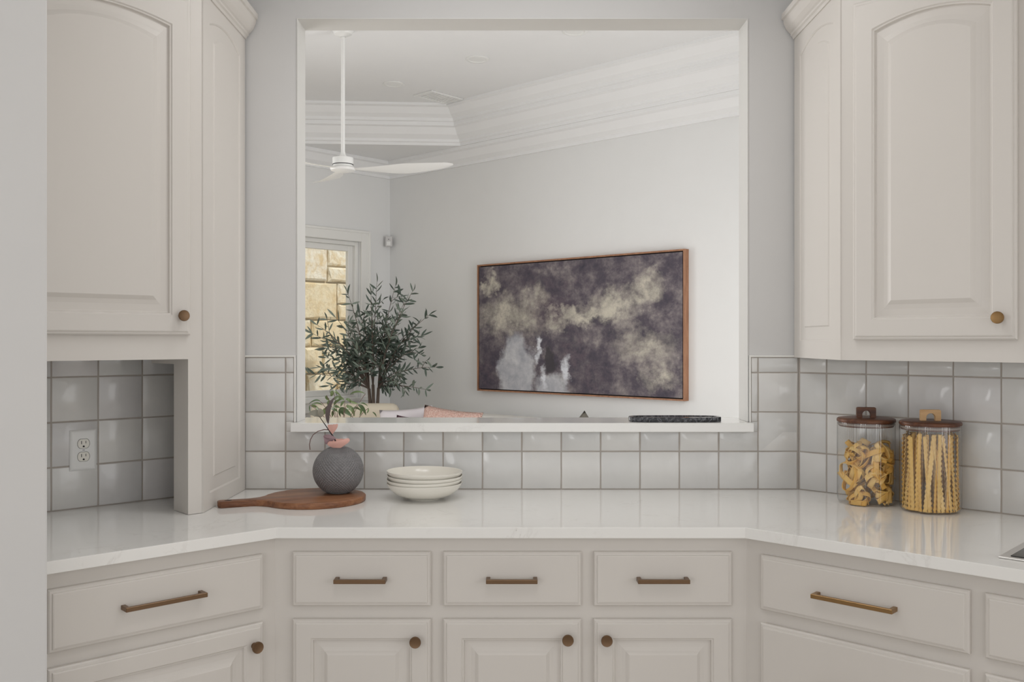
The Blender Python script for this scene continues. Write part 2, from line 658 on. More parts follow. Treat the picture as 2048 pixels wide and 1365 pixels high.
# ---------------------------------------------------------------- setting
zt = 3.05
YK = YW + 0.112
mb = MB()
XO0, XO1 = -0.729, 0.800             # rough opening
ZS = E - 0.2745                      # sill top
ZO = E + 1.0945
mb.box(-1.02, XO0, YW, YK, 0, zt).box(XO1, 1.09, YW, YK, 0, zt).box(XO0, XO1, YW, YK, 0, ZS - TH).box(XO0, XO1, YW, YK, ZO, zt)
wall_back = tag(mb.build('wall_back', M['kitchen_wall']), 'pale grey back wall with a square pass-through opening', kind='structure')

t = 0.0025
mb = MB()
mb.box(XO0, XO0 + t, YW - 0.004, YK + 0.002, ZS + 0.0005, ZO - t).box(XO1 - t, XO1, YW - 0.004, YK + 0.002, ZS + 0.0005, ZO - t).box(XO0, XO1, YW - 0.004, YK + 0.002, ZO - t, ZO)
tag(mb.build('trim_1', M['jamb_white']), 'white painted lining of the pass-through opening', kind='structure')

# left and right kitchen walls (prisms outside the tiled faces)
TT = 0.007


def wall_prism(name, frame, x0, x1, label, z1=zt, mat='kitchen_wall', th=0.11):
    pl = [frame.w(x0, TT), frame.w(x1, TT), frame.w(x1, TT + th), frame.w(x0, TT + th)]
    return tag(MB().prism(pl, 0, z1).build(name, M[mat]), label, kind='structure')


wall_left = wall_prism('wall_left', FWL, -3.6, -0.008, 'grey kitchen wall behind the appliance niche')
wall_right = wall_prism('wall_right', FWR, 0.008, 3.6, 'grey kitchen wall behind the pasta jars')
sy = RL.loc(STUB)[1]
q = [RL.w(xs - 0.16, sy), RL.w(xs, sy), RL.w(xs, RL.loc(FWL.w(0, 0))[1] + 0.0), RL.w(xs - 0.16, RL.loc(FWL.w(0, 0))[1] + 0.0)]
tag(MB().prism(q, 0, 2.75).build('wall_end', M['kitchen_wall'], bevel=0.004, seg=2), 'plain pale grey wall end beside the left base cabinet', kind='structure')
kc = [FWL.w(-3.6), FWL.w(0), FWR.w(0), FWR.w(3.6), (4.5, -3.2), (-4.5, -3.2)]
tag(MB().prism(kc, 2.75, 2.85).build('ceiling', M['ceiling_white']), 'white kitchen ceiling', kind='structure')
tag(MB().box(-9, 9, -3.2, 12, -0.1, 0).build('floor', M['floor_oak']), 'oak floor', kind='structure')


# ---- tiles
tile_cache = {}
trng = random.Random(5)
PT, GR = 0.1333, 0.0034


def tile_mesh(wd, ht):
    k = (round(wd, 3), round(ht, 3))
    if k not in tile_cache:
        hw, hh = k[0] / 2, k[1] / 2
        r = random.Random(int(k[0] * 1e4 + k[1] * 77))
        b = 0.0022

        def ring(y, ins):
            pts = []
            for sx_, sz_ in ((-1, -1), (0, -1), (1, -1), (1, 0), (1, 1), (0, 1), (-1, 1), (-1, 0)):
                j = 0.0007 if 0 in (sx_, sz_) else 0.0004
                pts.append((sx_ * (hw - ins) + r.uniform(-j, j), y, sz_ * (hh - ins) + r.uniform(-j, j)))
            return pts
        mb = MB()
        mb.loops([ring(0.004, 0), ring(-TT + 0.0025, 0), ring(-TT + 0.0007, b * 0.45), ring(-TT, b)], False, True)
        tile_cache[k] = mb.mesh('tile', smooth=True, angle=60)
    return tile_cache[k]


def lay(wall, frame, cols, rows, skip=None, GR=GR):
    """cols, rows: lists of joint positions"""
    for (x0, x1) in cols:
        for (z0, z1) in rows:
            if skip and skip(x0, x1, z0, z1): continue
            a, b, c, d = x0 + GR / 2, x1 - GR / 2, z0 + GR / 2, z1 - GR / 2
            if b - a < 0.008 or d - c < 0.012: continue
            me = tile_mesh(b - a, d - c)
            wx, wy = frame.w((a + b) / 2, TT)
            o = link('tile', me, M['zellige_tile'], wall, (wx, wy, (c + d) / 2))
            o.rotation_euler = (trng.gauss(0, 0.0045), 0, frame.rot + trng.gauss(0, 0.0045))


ZR = [CT + 0.001, CT + 0.129, CT + 0.129 + PT, CT + 0.129 + 2 * PT, E - 0.0545]
rows = list(zip(ZR[:-1], ZR[1:]))
G0 = -0.7665
gx = [G0 + PT * k for k in range(14)]
# below the sill
rows_low = [(ZR[0], ZR[1]), (ZR[1], ZS - TH)]
XT0, XT1 = XO0 - 0.0085, XO1 + 0.0085       # edge strips beside the opening
lay(wall_back, FWB, [(gx[k], gx[k + 1]) for k in range(0, 13)], [rows[0]])
lay(wall_back, FWB, [(gx[k], gx[k + 1]) for k in range(0, 13)], [rows_low[1]])
lay(wall_back, FWB, [(KL[0] + 0.003, gx[0])], rows)
lay(wall_back, FWB, [(gx[0], XT0)], [(ZS, ZR[2]), rows[2], rows[3]])
lay(wall_back, FWB, [(gx[0] + GR / 2, -0.7405 - 0.0005), (0.809 + 0.0005, gx[12] - GR / 2)], [(ZS - TH - 0.002, ZS + 0.002)], GR=0.0)
lay(wall_back, FWB, [(gx[12], KR[0] - 0.001)], rows[1:])
lay(wall_back, FWB, [(XT1, gx[12])], [(ZS, ZR[2]), rows[2], rows[3]])
tl = [-0.004] + [-0.0365 - PT * k for k in range(0, 30)]
lx = sorted([FWL.hit(284.9) + PT * k for k in (1,)] + [FWL.hit(284.9) - PT * k for k in range(0, 5)])
lx = [x for x in lx if x < -0.01] + [-0.003]
rowsL = rows[:3] + [(ZR[3], ZR[3] + 0.1)]
lay(wall_left, FWL, list(zip(lx[:-1], lx[1:])), rowsL)
rx = [0.003] + [FWR.hit(1653) + PT * k for k in range(0, 11)]
lay(wall_right, FWR, list(zip(rx[:-1], rx[1:])), rows)

# grout beds behind the tiles (thin slabs set back from the tile faces)
mb = MB()
mb.box(KL[0], KR[0], YB + 0.0014, YW, CT, ZS - TH)
mb.box(KL[0], XT0, YB + 0.0014, YW, ZS - TH, ZR[4]).box(XT1, KR[0], YB + 0.0014, YW, ZS - TH, ZR[4])
tag(mb.build('grout_bed', M['grout'], wall_back), None)
x0, x1 = lx[0], lx[-1]
MB().prism([FWL.w(x0, 0.0014), FWL.w(x1, 0.0014), FWL.w(x1, TT), FWL.w(x0, TT)], CT, ZR[3] + 0.1).build('grout_bed', M['grout'], wall_left)
x0, x1 = 0.0, rx[-1]
MB().prism([FWR.w(x0, 0.0014), FWR.w(x1, 0.0014), FWR.w(x1, TT), FWR.w(x0, TT)], CT, ZR[4]).build('grout_bed', M['grout'], wall_right)
# white edge strips round the tile field
mb = MB()
for xa, xb, xc in ((KL[0], XT0, XT0 + 0.0055), (XT1 - 0.0055, KR[0] - 0.012, XT1)):
    mb.box(xa, max(xb, xc), YB - 0.003, YW, ZR[4], ZR[4] + 0.006)
mb.box(XT0, XT0 + 0.0055, YB - 0.003, YW, ZS, ZR[4]).box(XT1 - 0.0055, XT1, YB - 0.003, YW, ZS, ZR[4])
tag(mb.build('trim_2', M['trim_white'], bevel=0.001), 'thin white edging strip around the tiles', kind='structure')

# ---------------------------------------------------------------- living room shell
PW = Frame(LC, LA)                                   # painting wall, x = a
WW = Frame(LC, -LB)                                  # window wall, x = -b
H1 = E + 1.55


def wallbox(name, frame, pieces, label, mat='living_wall', y0=0.0, y1=0.15):
    mb = MB()
    for (a, b, c, d) in pieces:
        pl = [frame.w(a, y0), frame.w(b, y0), frame.w(b, y1), frame.w(a, y1)]
        mb.prism(pl, c, d)
    return tag(mb.build(name, M[mat]), label, kind='structure')


wallbox('wall_painting', PW, [(-0.15, 5.15, 0, 3.3)], 'white living room wall carrying the abstract painting')
WB0, WB1, WZ0, WZ1 = 0.325, 1.80, 0.925, 2.262
wallbox('wall_window', WW, [(-WB0, 0.0, 0, 3.3), (-2.55, -WB1, 0, 3.3), (-5.2, -4.85, 0, 3.3), (-4.85, -2.55, 0, 0.2), (-4.85, -2.55, 2.4, 3.3), (-WB1, -WB0, 0, WZ0), (-WB1, -WB0, WZ1, 3.3)], 'white living room wall with the tall window')
# far sides of the living room with their glazed openings
FA = Frame(tuple(AB(5.0, 0.0)[:2]), LB)
wallbox('wall_far_right', FA, [(0.0, 0.78, 0, 3.3), (2.02, 2.10, 0, 3.3), (0.78, 2.02, 0, 0.5), (0.78, 2.02, 2.4, 3.3)], 'white living room wall opposite the tall window', y0=-0.15, y1=0.0)
FB = Frame(tuple(AB(0.0, 5.0)[:2]), LA)
wallbox('wall_far_left', FB, [(0.0, 3.75, 0, 3.3)], 'white living room wall opposite the painting', y0=-0.15, y1=0.0)

oct_ab = [(1.02, 0.13), (3.9, 0.13), (4.6, 0.80), (4.6, 1.95), (2.81, 3.77), (1.02, 3.77), (0.10, 2.81), (0.10, 1.11)]
oct_w = [tuple(AB(a, b)[:2]) for a, b in oct_ab]
lo, hi = -0.15, 5.6
mb = MB()


def quad(*ab):
    n = len(ab)
    z0, z1 = H1, H1 + 0.02
    mb.prism([tuple(AB(a, b)[:2]) for a, b in ab], z0, z1)


quad((1.02, lo), (3.9, lo), (3.9, 0.13), (1.02, 0.13))
quad((3.9, lo), (hi, lo), (hi, 0.80), (4.6, 0.80), (3.9, 0.13))
quad((4.6, 0.80), (hi, 0.80), (hi, 1.95), (4.6, 1.95))
quad((4.6, 1.95), (hi, 1.95), (hi, hi), (2.81, hi), (2.81, 3.77))
quad((2.81, 3.77), (2.81, hi), (1.02, hi), (1.02, 3.77))
quad((1.02, 3.77), (1.02, hi), (lo, hi), (lo, 2.81), (0.10, 2.81))
quad((0.10, 2.81), (lo, 2.81), (lo, 1.11), (0.10, 1.11))
quad((0.10, 1.11), (lo, 1.11), (lo, lo), (1.02, lo), (1.02, 0.13))
tag(mb.build('ceiling', M['ceiling_white']), 'white living room ceiling border around the tray', kind='structure')
crown_b = [(0, 0), (0, 0.02), (0.016, 0.026), (0.016, 0.046), (0.06, 0.074), (0.098, 0.122), (0.12, 0.13), (0.12, 0.158)]
crown_c = [(0.122, 0.158), (0.138, 0.162), (0.138, 0.184), (0.18, 0.206), (0.222, 0.248), (0.25, 0.256), (0.25, 0.28)]
pr = [(o_ + 0.003, z_) for o_, z_ in crown_b + crown_c] + [(-0.02, 0.28), (-0.02, 0.01)]
tag(sweep(oct_w, pr, H1, -1.0 if True else 1, closed=True).build('trim_3', M['ceiling_white']), 'stepped white crown moulding of the tray ceiling', kind='structure')
cen = AB(1.91, 1.95)
tag(MB().prism(oct_w, H1 + 0.2745, H1 + 0.30).build('ceiling', M['ceiling_white']), 'white raised centre of the tray ceiling', kind='structure')
crown_a = [(0.0, 0.0), (0.016, 0.0), (0.016, 0.024), (0.055, 0.048), (0.096, 0.096), (0.122, 0.104), (0.122, 0.1305), (0, 0.1305)]
pa = [tuple(AB(4.9, 0.0)[:2]), tuple(AB(0.0, 0.0)[:2]), tuple(AB(0.0, 4.9)[:2])]
tag(sweep(pa, crown_a, E + 1.419, 1.0).build('trim_4', M['ceiling_white']), 'white crown moulding along the living room walls', kind='structure')

# window
win = tag(link('window_1', bpy.data.meshes.new('window_1'), None), 'tall white framed window looking onto a stone wall', kind='structure')


def wring(name, frame, x0, x1, z0, z1, wd, y0, y1, mat, parent, bevel=0.0):
    mb = MB()

    def bx(a, b, c, d):
        mb.prism([frame.w(a, y0), frame.w(b, y0), frame.w(b, y1), frame.w(a, y1)], c, d)
    bx(x0, x0 + wd, z0, z1)
    bx(x1 - wd, x1, z0, z1)
    bx(x0 + wd, x1 - wd, z0, z0 + wd)
    bx(x0 + wd, x1 - wd, z1 - wd, z1)
    return mb.build(name, M[mat], parent, bevel=bevel)


c = 0.083
wring('window_casing', WW, -WB1 - c, -WB0 + c, WZ0 - c, WZ1 + c, c, -0.018, -0.0005, 'trim_white', win, 0.004)
wring('casing_bead', WW, -WB1 - c - 0.012, -WB0 + c + 0.012, WZ0 - c - 0.012, WZ1 + c + 0.012, 0.022, -0.026, -0.001, 'trim_white', win, 0.004)
wring('window_frame', WW, -WB1, -WB0, WZ0, WZ1, 0.032, 0.03, 0.12, 'trim_white', win, 0.003)
wring('window_sash', WW, -WB1 + 0.032, -WB0 - 0.032, WZ0 + 0.032, WZ1 - 0.032, 0.05, 0.06, 0.10, 'trim_white', win, 0.004)
MB().prism([WW.w(-WB1 + 0.07, 0.078), WW.w(-WB0 - 0.07, 0.078), WW.w(-WB0 - 0.07, 0.084), WW.w(-WB1 + 0.07, 0.084)], WZ0 + 0.07, WZ1 - 0.07).build('pane', M['window_glass'], win)
MB().prism([WW.w(-WB1 - 0.11, -0.05), WW.w(-WB0 + 0.11, -0.05), WW.w(-WB0 + 0.11, 0.03), WW.w(-WB1 - 0.11, 0.03)], WZ0 - 0.014, WZ0 + 0.012).build('window_sill', M['trim_white'], win, bevel=0.004)

# stone wall outside
SW = Frame(tuple(AB(-1.35, 0.0)[:2]), -LB)
sw = tag(MB().prism([SW.w(-3.4, 0.03), SW.w(1.3, 0.03), SW.w(1.3, 0.3), SW.w(-3.4, 0.3)], 0, 3.0).build('wall_stone', M['mortar']), 'sunlit cream limestone wall outside the window', kind='structure')
srng = random.Random(21)
z = 0.02
while z < 2.95:
    h = srng.choice([0.2, 0.27, 0.33, 0.38])
    x = -3.4 + srng.uniform(0, 0.2)
    while x < 1.25:
        wd = srng.choice([0.17, 0.26, 0.36, 0.44]) * srng.uniform(0.85, 1.15)
        subs = [(z, z + h)] if h < 0.3 or srng.random() < 0.6 else [(z, z + h * 0.42), (z + h * 0.42, z + h)]
        for (a, b) in subs:
            g = srng.uniform(0.008, 0.014)
            d0 = srng.uniform(0.025, 0.06)

            def rg(y, ins, j):
                return [(sx_ * (wd / 2 - g / 2 - ins) + srng.uniform(-j, j), y, sz_ * ((b - a) / 2 - g / 2 - ins) + srng.uniform(-j, j)) for sx_, sz_ in ((-1, -1), (0, -1.0), (1, -1), (1, 0), (1, 1), (0, 1), (-1, 1), (-1, 0))]
            m_ = MB().loops([rg(0.06, 0, 0.004), rg(0.03 - d0 * 0.6, 0.004, 0.008), rg(0.03 - d0, 0.02, 0.012)], False, True)
            wx, wy = SW.w(x + wd / 2, 0.0)
            m_.build('stone', M['limestone'], sw, loc=(wx, wy, (a + b) / 2), rotz=SW.rot)
        x += wd
    z += h
gp = [tuple(AB(a, b)[:2]) for a, b in ((-0.151, -1.0), (-0.151, 6.0), (-6, 6.0), (-6, -1.0))]
tag(MB().prism(gp, 0.0, 0.02).build('ground', M['ground']), 'pale ground outside the window', kind='structure')


# ---------------------------------------------------------------- cabinetry
def ring(x0, x1, z0, z1, ins, y, rise=0.0, drop=0.0, n=14):
    """rectangle, optionally with an arched top (drop lowers its springing)"""
    a, b, c, d = x0 + ins, x1 - ins, z0 + ins, z1 - ins - drop
    pts = [(a, y, c), (b, y, c)]
    for i in range(n + 1):
        u = 1 - 2 * i / n
        pts.append(((a + b) / 2 + u * (b - a) / 2, y, d + rise * (1 - u * u)))
    return pts


def slab_drawer(x0, x1, z0, z1):
    L = [(0, 0.0), (0, -0.012), (0.0035, -0.0155), (0.0085, -0.0158), (0.0095, -0.0185), (0.0125, -0.0195)]
    mb = MB()
    mb.loops([ring(x0, x1, z0, z1, i, y, n=1) for i, y in L], True, True)
    return mb


def raised_door(x0, x1, z0, z1, st=0.05, rise=0.0, drop=0.0, bev=0.042):
    mb = MB()
    O = [(0, 0.0), (0, -0.012), (0.0035, -0.0155), (0.0085, -0.0158), (0.0095, -0.0185), (0.0125, -0.0195)]
    ls = [ring(x0, x1, z0, z1, i, y) for i, y in O]
    I = [(st, -0.0195), (st + 0.003, -0.016), (st + 0.006, -0.0155), (st + 0.008, -0.0075), (st + 0.011, -0.007), (st + 0.011 + bev * 0.45, -0.009), (st + 0.011 + bev * 0.75, -0.012), (st + 0.011 + bev * 0.93, -0.0165), (st + 0.012 + bev, -0.0185)]
    ls += [ring(x0, x1, z0, z1, i, y, rise, drop) for i, y in I]
    mb.loops(ls, True, True)
    return mb


def bar_handle(parent, x, z, length, mat, y=-0.0195):
    hl, s = length / 2, 0.0055
    mb = MB()
    mb.box(x - hl, x + hl, y - 0.034, y - 0.024, z - s, z + s)
    mb.box(x - hl, x - hl + 0.011, y - 0.025, y + 0.0005, z - s, z + s)
    mb.box(x + hl - 0.011, x + hl, y - 0.025, y + 0.0005, z - s, z + s)
    o = mb.build('handle', M[mat], parent, bevel=0.0008)
    o['label'] = 'slim square bronze bar handle'
    return o


def knob(parent, x, z, mat, r=0.0155, y=-0.0195):
    mb = MB()
    prof = [(0.0085, 0.0), (0.0065, 0.004), (0.006, 0.012), (0.0085, 0.016), (r * 0.97, 0.0185), (r, 0.021), (r, 0.0245), (r * 0.93, 0.0262), (r * 0.85, 0.0258), (0.0, 0.0262)]
    mb.lathe(prof[:-1], 28, cap1=True)
    mb.v = [(x + v[0], y + 0.0005 - v[2], z + v[1]) for v in mb.v]
    o = mb.build('knob', M[mat], parent, smooth=True, angle=40)
    o['label'] = 'round flat-faced bronze knob'
    return o


ZD1, ZD0 = E - 0.5725, E - 0.7195      # drawer front
ZP1 = E - 0.755                        # doors start here
ZK = 0.11


def base_unit(frame, label, poly, x0, x1, kind, hl, knob_side=None, mat='bronze', px=None, second=None):
    """poly: world plan polygon of the carcass (front edge on the face plane)"""
    cx_ = (x0 + x1) / 2
    wx, wy = frame.w(cx_, 0)
    t_ = thing('base_cabinet', label, 'cabinet', (wx, wy, 0), frame.rot, 'painted base cabinets')
    lp = [frame.loc(p) for p in poly]
    lp = [(p[0] - cx_, p[1]) for p in lp]
    MB().prism(lp, ZK, CT - TH).build('body', M['cabinet_paint'], t_)
    a, b = min(p[0] for p in lp if p[1] < 0.01), max(p[0] for p in lp if p[1] < 0.01)
    MB().box(a + 0.01, b - 0.01, 0.07, 0.09, 0.0, ZK).build('toe_kick', M['cabinet_paint'], t_)
    d = slab_drawer(x0 - cx_, x1 - cx_, ZD0, ZD1).build('drawer', M['cabinet_paint'], t_)
    if hl: bar_handle(d, hl[0] - cx_, (ZD0 + ZD1) / 2 + hl[2], hl[1], mat)
    if kind == 'door':
        dr = raised_door(x0 - cx_, x1 - cx_, 0.13, ZP1, bev=0.034).build('door', M['cabinet_paint'], t_)
        if knob_side: knob(dr, knob_side[0] - cx_, knob_side[1], mat)
    else:
        d2 = slab_drawer(x0 - cx_, x1 - cx_, 0.40, ZP1).build('drawer', M['cabinet_paint'], t_)
        bar_handle(d2, 0, 0.53, 0.19, mat)
        d3 = slab_drawer(x0 - cx_, x1 - cx_, 0.13, 0.365).build('drawer', M['cabinet_paint'], t_)
        bar_handle(d3, 0, 0.25, 0.19, mat)
    return t_


yf = -0.0195


def pz(py, Y):
    return E - (py - CY) / F * Y


cols = [(584, 861), (886, 1163), (1188, 1465)]
hx = [(667, 771), (972, 1075), (1276, 1380)]
kx = [(830, 1287), (1136, 1283), (1214, 1284)]
bxl = [RC.hit(873.5), RC.hit(1175.5)]
YBK = YW - 0.002
KLi = cross(FWL.w(0, 0.004), dL, (0, YBK), (1, 0))
KRi = cross(FWR.w(0, 0.004), dRw, (0, YBK), (1, 0))
polys = [[FL_, (bxl[0], RC.p.y), (bxl[0], YBK), KLi],
         [(bxl[0], RC.p.y), (bxl[1], RC.p.y), (bxl[1], YBK), (bxl[0], YBK)],
         [(bxl[1], RC.p.y), FR_, KRi, (bxl[1], YBK)]]
lab = ['cream base cabinet with bronze drawer pull, below the cutting board and vase',
       'cream base cabinet with bronze drawer pull, between the two other straight units',
       'cream base cabinet with its knob on the hinge-free left side, next to the right-hand angled run']
lab[2] = 'cream base cabinet whose door knob sits toward its middle neighbour, below the black tray'
for i in range(3):
    x0, x1 = RC.hit(cols[i][0], yf), RC.hit(cols[i][1], yf)
    h0, h1 = RC.hit(hx[i][0], yf - 0.03), RC.hit(hx[i][1], yf - 0.03)
    kxx = RC.hit(kx[i][0], yf - 0.025)
    base_unit(RC, lab[i], polys[i], x0, x1, 'door', ((h0 + h1) / 2, h1 - h0, 0.002), (kxx, pz(kx[i][1], RC.p.y + yf - 0.025)))
# left angled unit
x0, x1 = RL.hit(97, yf), RL.hit(528.5, yf)
wl = RL.loc(FWL.w(0, 0.004))[1]
polyL = [RL.w(xs + 0.002), FL_, KLi, RL.w(xs + 0.002, wl)]
h0, h1 = RL.hit(251, yf - 0.03), RL.hit(414.5, yf - 0.03)
base_unit(RL, 'wide cream base cabinet with a long bronze pull, angled beside the grey wall end', polyL, x0, x1, 'door',
          ((h0 + h1) / 2, h1 - h0, 0.004), (RL.hit(517, yf - 0.025), pz(1297, RL.depth(517, yf - 0.025))))
# right angled units
x0, x1 = RR.hit(1518.5, yf), RR.hit(1937.5, yf)
xm = RR.hit(1953)
wr = RR.loc(FWR.w(0.7, 0.004))[1]
h0, h1 = RR.hit(1622, yf - 0.03), RR.hit(1785.5, yf - 0.03)


def wall_at(frame, x, wall, off=0.004):
    return cross(frame.w(x), frame.n, wall.w(0, off), wall.d)


polyR = [FR_, RR.w(xm), wall_at(RR, xm, FWR), KRi]
base_unit(RR, 'wide cream base cabinet with brass pull and deep drawers, angled below the pasta jars', polyR, x0, x1, 'drawers', ((h0 + h1) / 2, h1 - h0, 0.0), mat='brass')
xe = xm + 0.78
polyR2 = [RR.w(xm), RR.w(xe), wall_at(RR, xe, FWR), wall_at(RR, xm, FWR)]
base_unit(RR, 'cream base cabinet of drawers below the cooktop', polyR2, RR.hit(1968, yf), xe - 0.03, 'drawers', None, mat='brass')

# worktop
BL = cross(FWL.w(0, 0.001), dL, (0, YB + 0.001), (1, 0))
BR = cross(FWR.w(0, 0.001), dRw, (0, YB + 0.001), (1, 0))
cl = Frame(CFL, dL)
cr = Frame(CFR, dR)
xl = cl.loc(STUB)[0] + 0.002
ctp = [cl.w(xl), CFL, CFR, cr.w(xe + 0.05), wall_at(cr, xe + 0.05, FWR, 0.001), BR, BL, cross(cl.w(xl), cl.n, FWL.w(0, 0.001), dL)]
tag(MB().prism(ctp, CT - TH + 0.0005, CT).build('worktop', M['quartz'], bevel=0.0016, seg=2), 'white quartz worktop running along the angled base cabinets', 'worktop')
# sill
YS0, YS1 = 3.105, 3.335
ex = [(P[0]) for P in ((-0.7405,), (0.809,))]
poly = [(ex[0], YS0), (ex[1], YS0), (ex[1], YB - 0.001), (XO1 - 0.0005, YB - 0.001), (XO1 - 0.0005, YK + 0.003), (ex[1], YK + 0.003), (ex[1], YS1), (ex[0], YS1), (ex[0], YK + 0.003), (XO0 + 0.0005, YK + 0.003), (XO0 + 0.0005, YB - 0.001), (ex[0], YB - 0.001)]
tag(MB().prism(poly, ZS - TH, ZS).build('sill_slab', M['quartz'], bevel=0.0016, seg=2), 'white quartz sill slab of the pass-through opening', 'sill')

# ---- upper cabinets
ZC = E + 1.02
crown_k = [(0.0, 0.0), (0.004, 0.0), (0.007, 0.008), (0.012, 0.012), (0.013, 0.018), (0.018, 0.022), (0.028, 0.034), (0.034, 0.048), (0.037, 0.056), (0.037, 0.064), (0.043, 0.067), (0.043, 0.085), (0.0, 0.085)]


def side_panel(parent, wx, y_front, y_back, z0, z1, zg0, zspring, rise, face):
    """frame and raised panel on a vertical side; face = +1 looks to +X"""
    L = y_back - y_front
    st = 0.06
    mb = MB()
    O = [(0, 0.0), (0, -0.004)]
    ls = [ring(0, L, z0, z1, i, y) for i, y in O]
    drop = (z1 - st) - zspring
    lowdrop = zg0 - z0 - st
    for i, y in [(st, -0.004), (st + 0.004, -0.001), (st + 0.007, 0.007), (st + 0.011, 0.0075), (st + 0.030, 0.0055), (st + 0.042, 0.002), (st + 0.048, -0.0035)]:
        r = ring(0, L, z0, z1, i, y, rise, drop)
        r = [(p[0], p[1], p[2] + (lowdrop if k < 2 else 0)) for k, p in enumerate(r)]
        ls.append(r)
    mb.loops(ls, True, True)
    # local x runs along Y, local -y is the visible side
    if face > 0:
        mb.v = [(wx - v[1] - 0.0, y_front + v[0], v[2]) for v in mb.v]
    else:
        mb.v = [(wx + v[1], y_front + v[0], v[2]) for v in mb.v]
    return mb


# right
UR = Frame((0.958, 2.70), (1.05, -1.0))
zb = E - 0.0555
xeR = UR.hit(2033, yf) + 0.62
tR = thing('wall_cabinet', 'cream wall cabinet with arched raised-panel door, hung above the pasta jars', 'cabinet', (UR.p.x, UR.p.y, zb), 0, 'painted wall cabinets')
TR = Vector((UR.p.x, UR.p.y, zb))


def rel(mb, o):
    mb.v = [(v[0] - o.x, v[1] - o.y, v[2] - o.z) for v in mb.v]
    return mb


bodyp = [UR.w(0), UR.w(xeR), cross(UR.w(xeR), UR.n, FWR.w(0, -0.001), dRw), cross(FWR.w(0, -0.001), dRw, (0.958, 0), (0, 1))]
pyb = min(bodyp[3][1], YB)
bodyp[3] = (0.958, pyb)
rel(MB().prism([(0.962, UR.w(0.003)[1])] + bodyp[1:3] + [(0.962, pyb - 0.004)], zb, ZC + 0.06), TR).build('body', M['cabinet_paint'], tR)
rel(side_panel(tR, 0.958, 2.70, YB - 0.004, zb, ZC + 0.05, E - 0.0, E + 0.948, 0.03, -1), TR).build('side_panel', M['cabinet_paint'], tR)
# face strip so that the corner is crisp
mbx = MB().prism([UR.w(0, -0.0005), UR.w(xeR, -0.0005), UR.w(xeR, 0.004), UR.w(0.006, 0.004)], zb, ZC + 0.06)
rel(mbx, TR).build('face_frame', M['cabinet_paint'], tR)


def hung_door(tt, T, frame, x0, x1, z0, z1, kn, mat):
    d = raised_door(x0, x1, z0, z1, st=0.056, rise=0.028, drop=0.03, bev=0.042)
    wx, wy = frame.w(0, -0.0005)
    o = d.build('door', M['cabinet_paint'], tt, loc=(wx - T.x, wy - T.y, -T.z), rotz=frame.rot)
    if kn: knob(o, kn[0], kn[1], mat, r=0.0158)
    return o


x0, x1 = UR.hit(1704, yf), UR.hit(2033, yf)
hung_door(tR, TR, UR, x0, x1, E + 0.0035, E + 0.966, (UR.hit(1994, yf - 0.025), pz(635.5, UR.depth(1994, yf - 0.025))), 'brass')
hung_door(tR, TR, UR, x1 + 0.045, x1 + 0.045 + 0.43, E + 0.0035, E + 0.966, None, 'brass')
pth = [(0.954, YB - 0.004), (0.954, 2.70 - 0.002), UR.w(xeR, -0.001)]
rel(sweep(pth, crown_k, ZC, -1.0), TR).build('crown', M['cabinet_paint'], tR)

# left
UL = Frame((-0.906, 2.712), dL)
zl = E - 0.053
xeL = UL.loc(STUB)[0] + 0.003
tL = thing('wall_cabinet', 'cream wall cabinet with arched door above an open appliance niche', 'cabinet', (UL.p.x, UL.p.y, CT + 0.0005), 0, 'painted wall cabinets')
TL = Vector((UL.p.x, UL.p.y, CT))
wy0 = cross(UL.w(xeL), UL.n, FWL.w(0, -0.001), dL)
cb = cross(FWL.w(0, -0.001), dL, (-0.912, 0), (0, 1))
bp = [UL.w(xeL, 0.004), (-0.912, UL.w(-0.004)[1] + 0.006), (-0.912, min(cb[1], YB - 0.006)), wy0]
rel(MB().prism(bp, zl, ZC + 0.06), TL).build('body', M['cabinet_paint'], tL)
rel(MB().prism([UL.w(xeL, -0.0005), UL.w(0, -0.0005), UL.w(-0.006, 0.004), UL.w(xeL, 0.004)], zl, ZC + 0.06), TL).build('face_frame', M['cabinet_paint'], tL)
rel(side_panel(tL, -0.906, 2.712, YB - 0.004, CT + 0.0005, ZC + 0.05, CT + 0.048, E + 0.948, 0.03, 1), TL).build('side_panel', M['cabinet_paint'], tL)
xj = UL.hit(376)
rel(MB().prism([UL.w(xj, -0.0005), UL.w(0, -0.0005), UL.w(-0.006, 0.006), UL.w(-0.02, 0.03), UL.w(-0.02, 0.1), UL.w(xj, 0.1)], CT + 0.0005, zl), TL).build('stile', M['cabinet_paint'], tL)
rel(MB().prism([UL.w(xj, 0.1), UL.w(xj + 0.018, 0.1), UL.w(xj + 0.018, 0.27), UL.w(xj, 0.27)], zl - 0.016, zl), TL).build('cleat', M['cabinet_paint'], tL)
x1 = UL.hit(383, yf)
hung_door(tL, TL, UL, xeL + 0.012, x1, E + 0.0165, E + 0.985, (UL.hit(369, yf - 0.025), pz(632, UL.depth(369, yf - 0.025))), 'bronze')
pth = [(-0.902, YB - 0.004), (-0.902, 2.712 - 0.002), UL.w(xeL, -0.001)]
rel(sweep(pth, crown_k, ZC, 1.0), TL).build('crown', M['cabinet_paint'], tL)

# ---------------------------------------------------------------- cooktop
tip = P3(1995.5, 1117, F * (E - CT) / (1117 - CY))
ck = Frame((tip.x, tip.y), dR)
t_ = thing('cooktop', 'black glass cooktop with a steel rim set into the worktop', 'cooktop', (tip.x, tip.y, CT + 0.0005), ck.rot)
MB().box(0, 0.6, 0, 0.40, 0, 0.004).build('rim', M['steel'], t_, bevel=0.0015)
MB().box(0.022, 0.578, 0.018, 0.385, 0.0041, 0.0062).build('glass_top', M['cooktop_glass'], t_, bevel=0.0006)

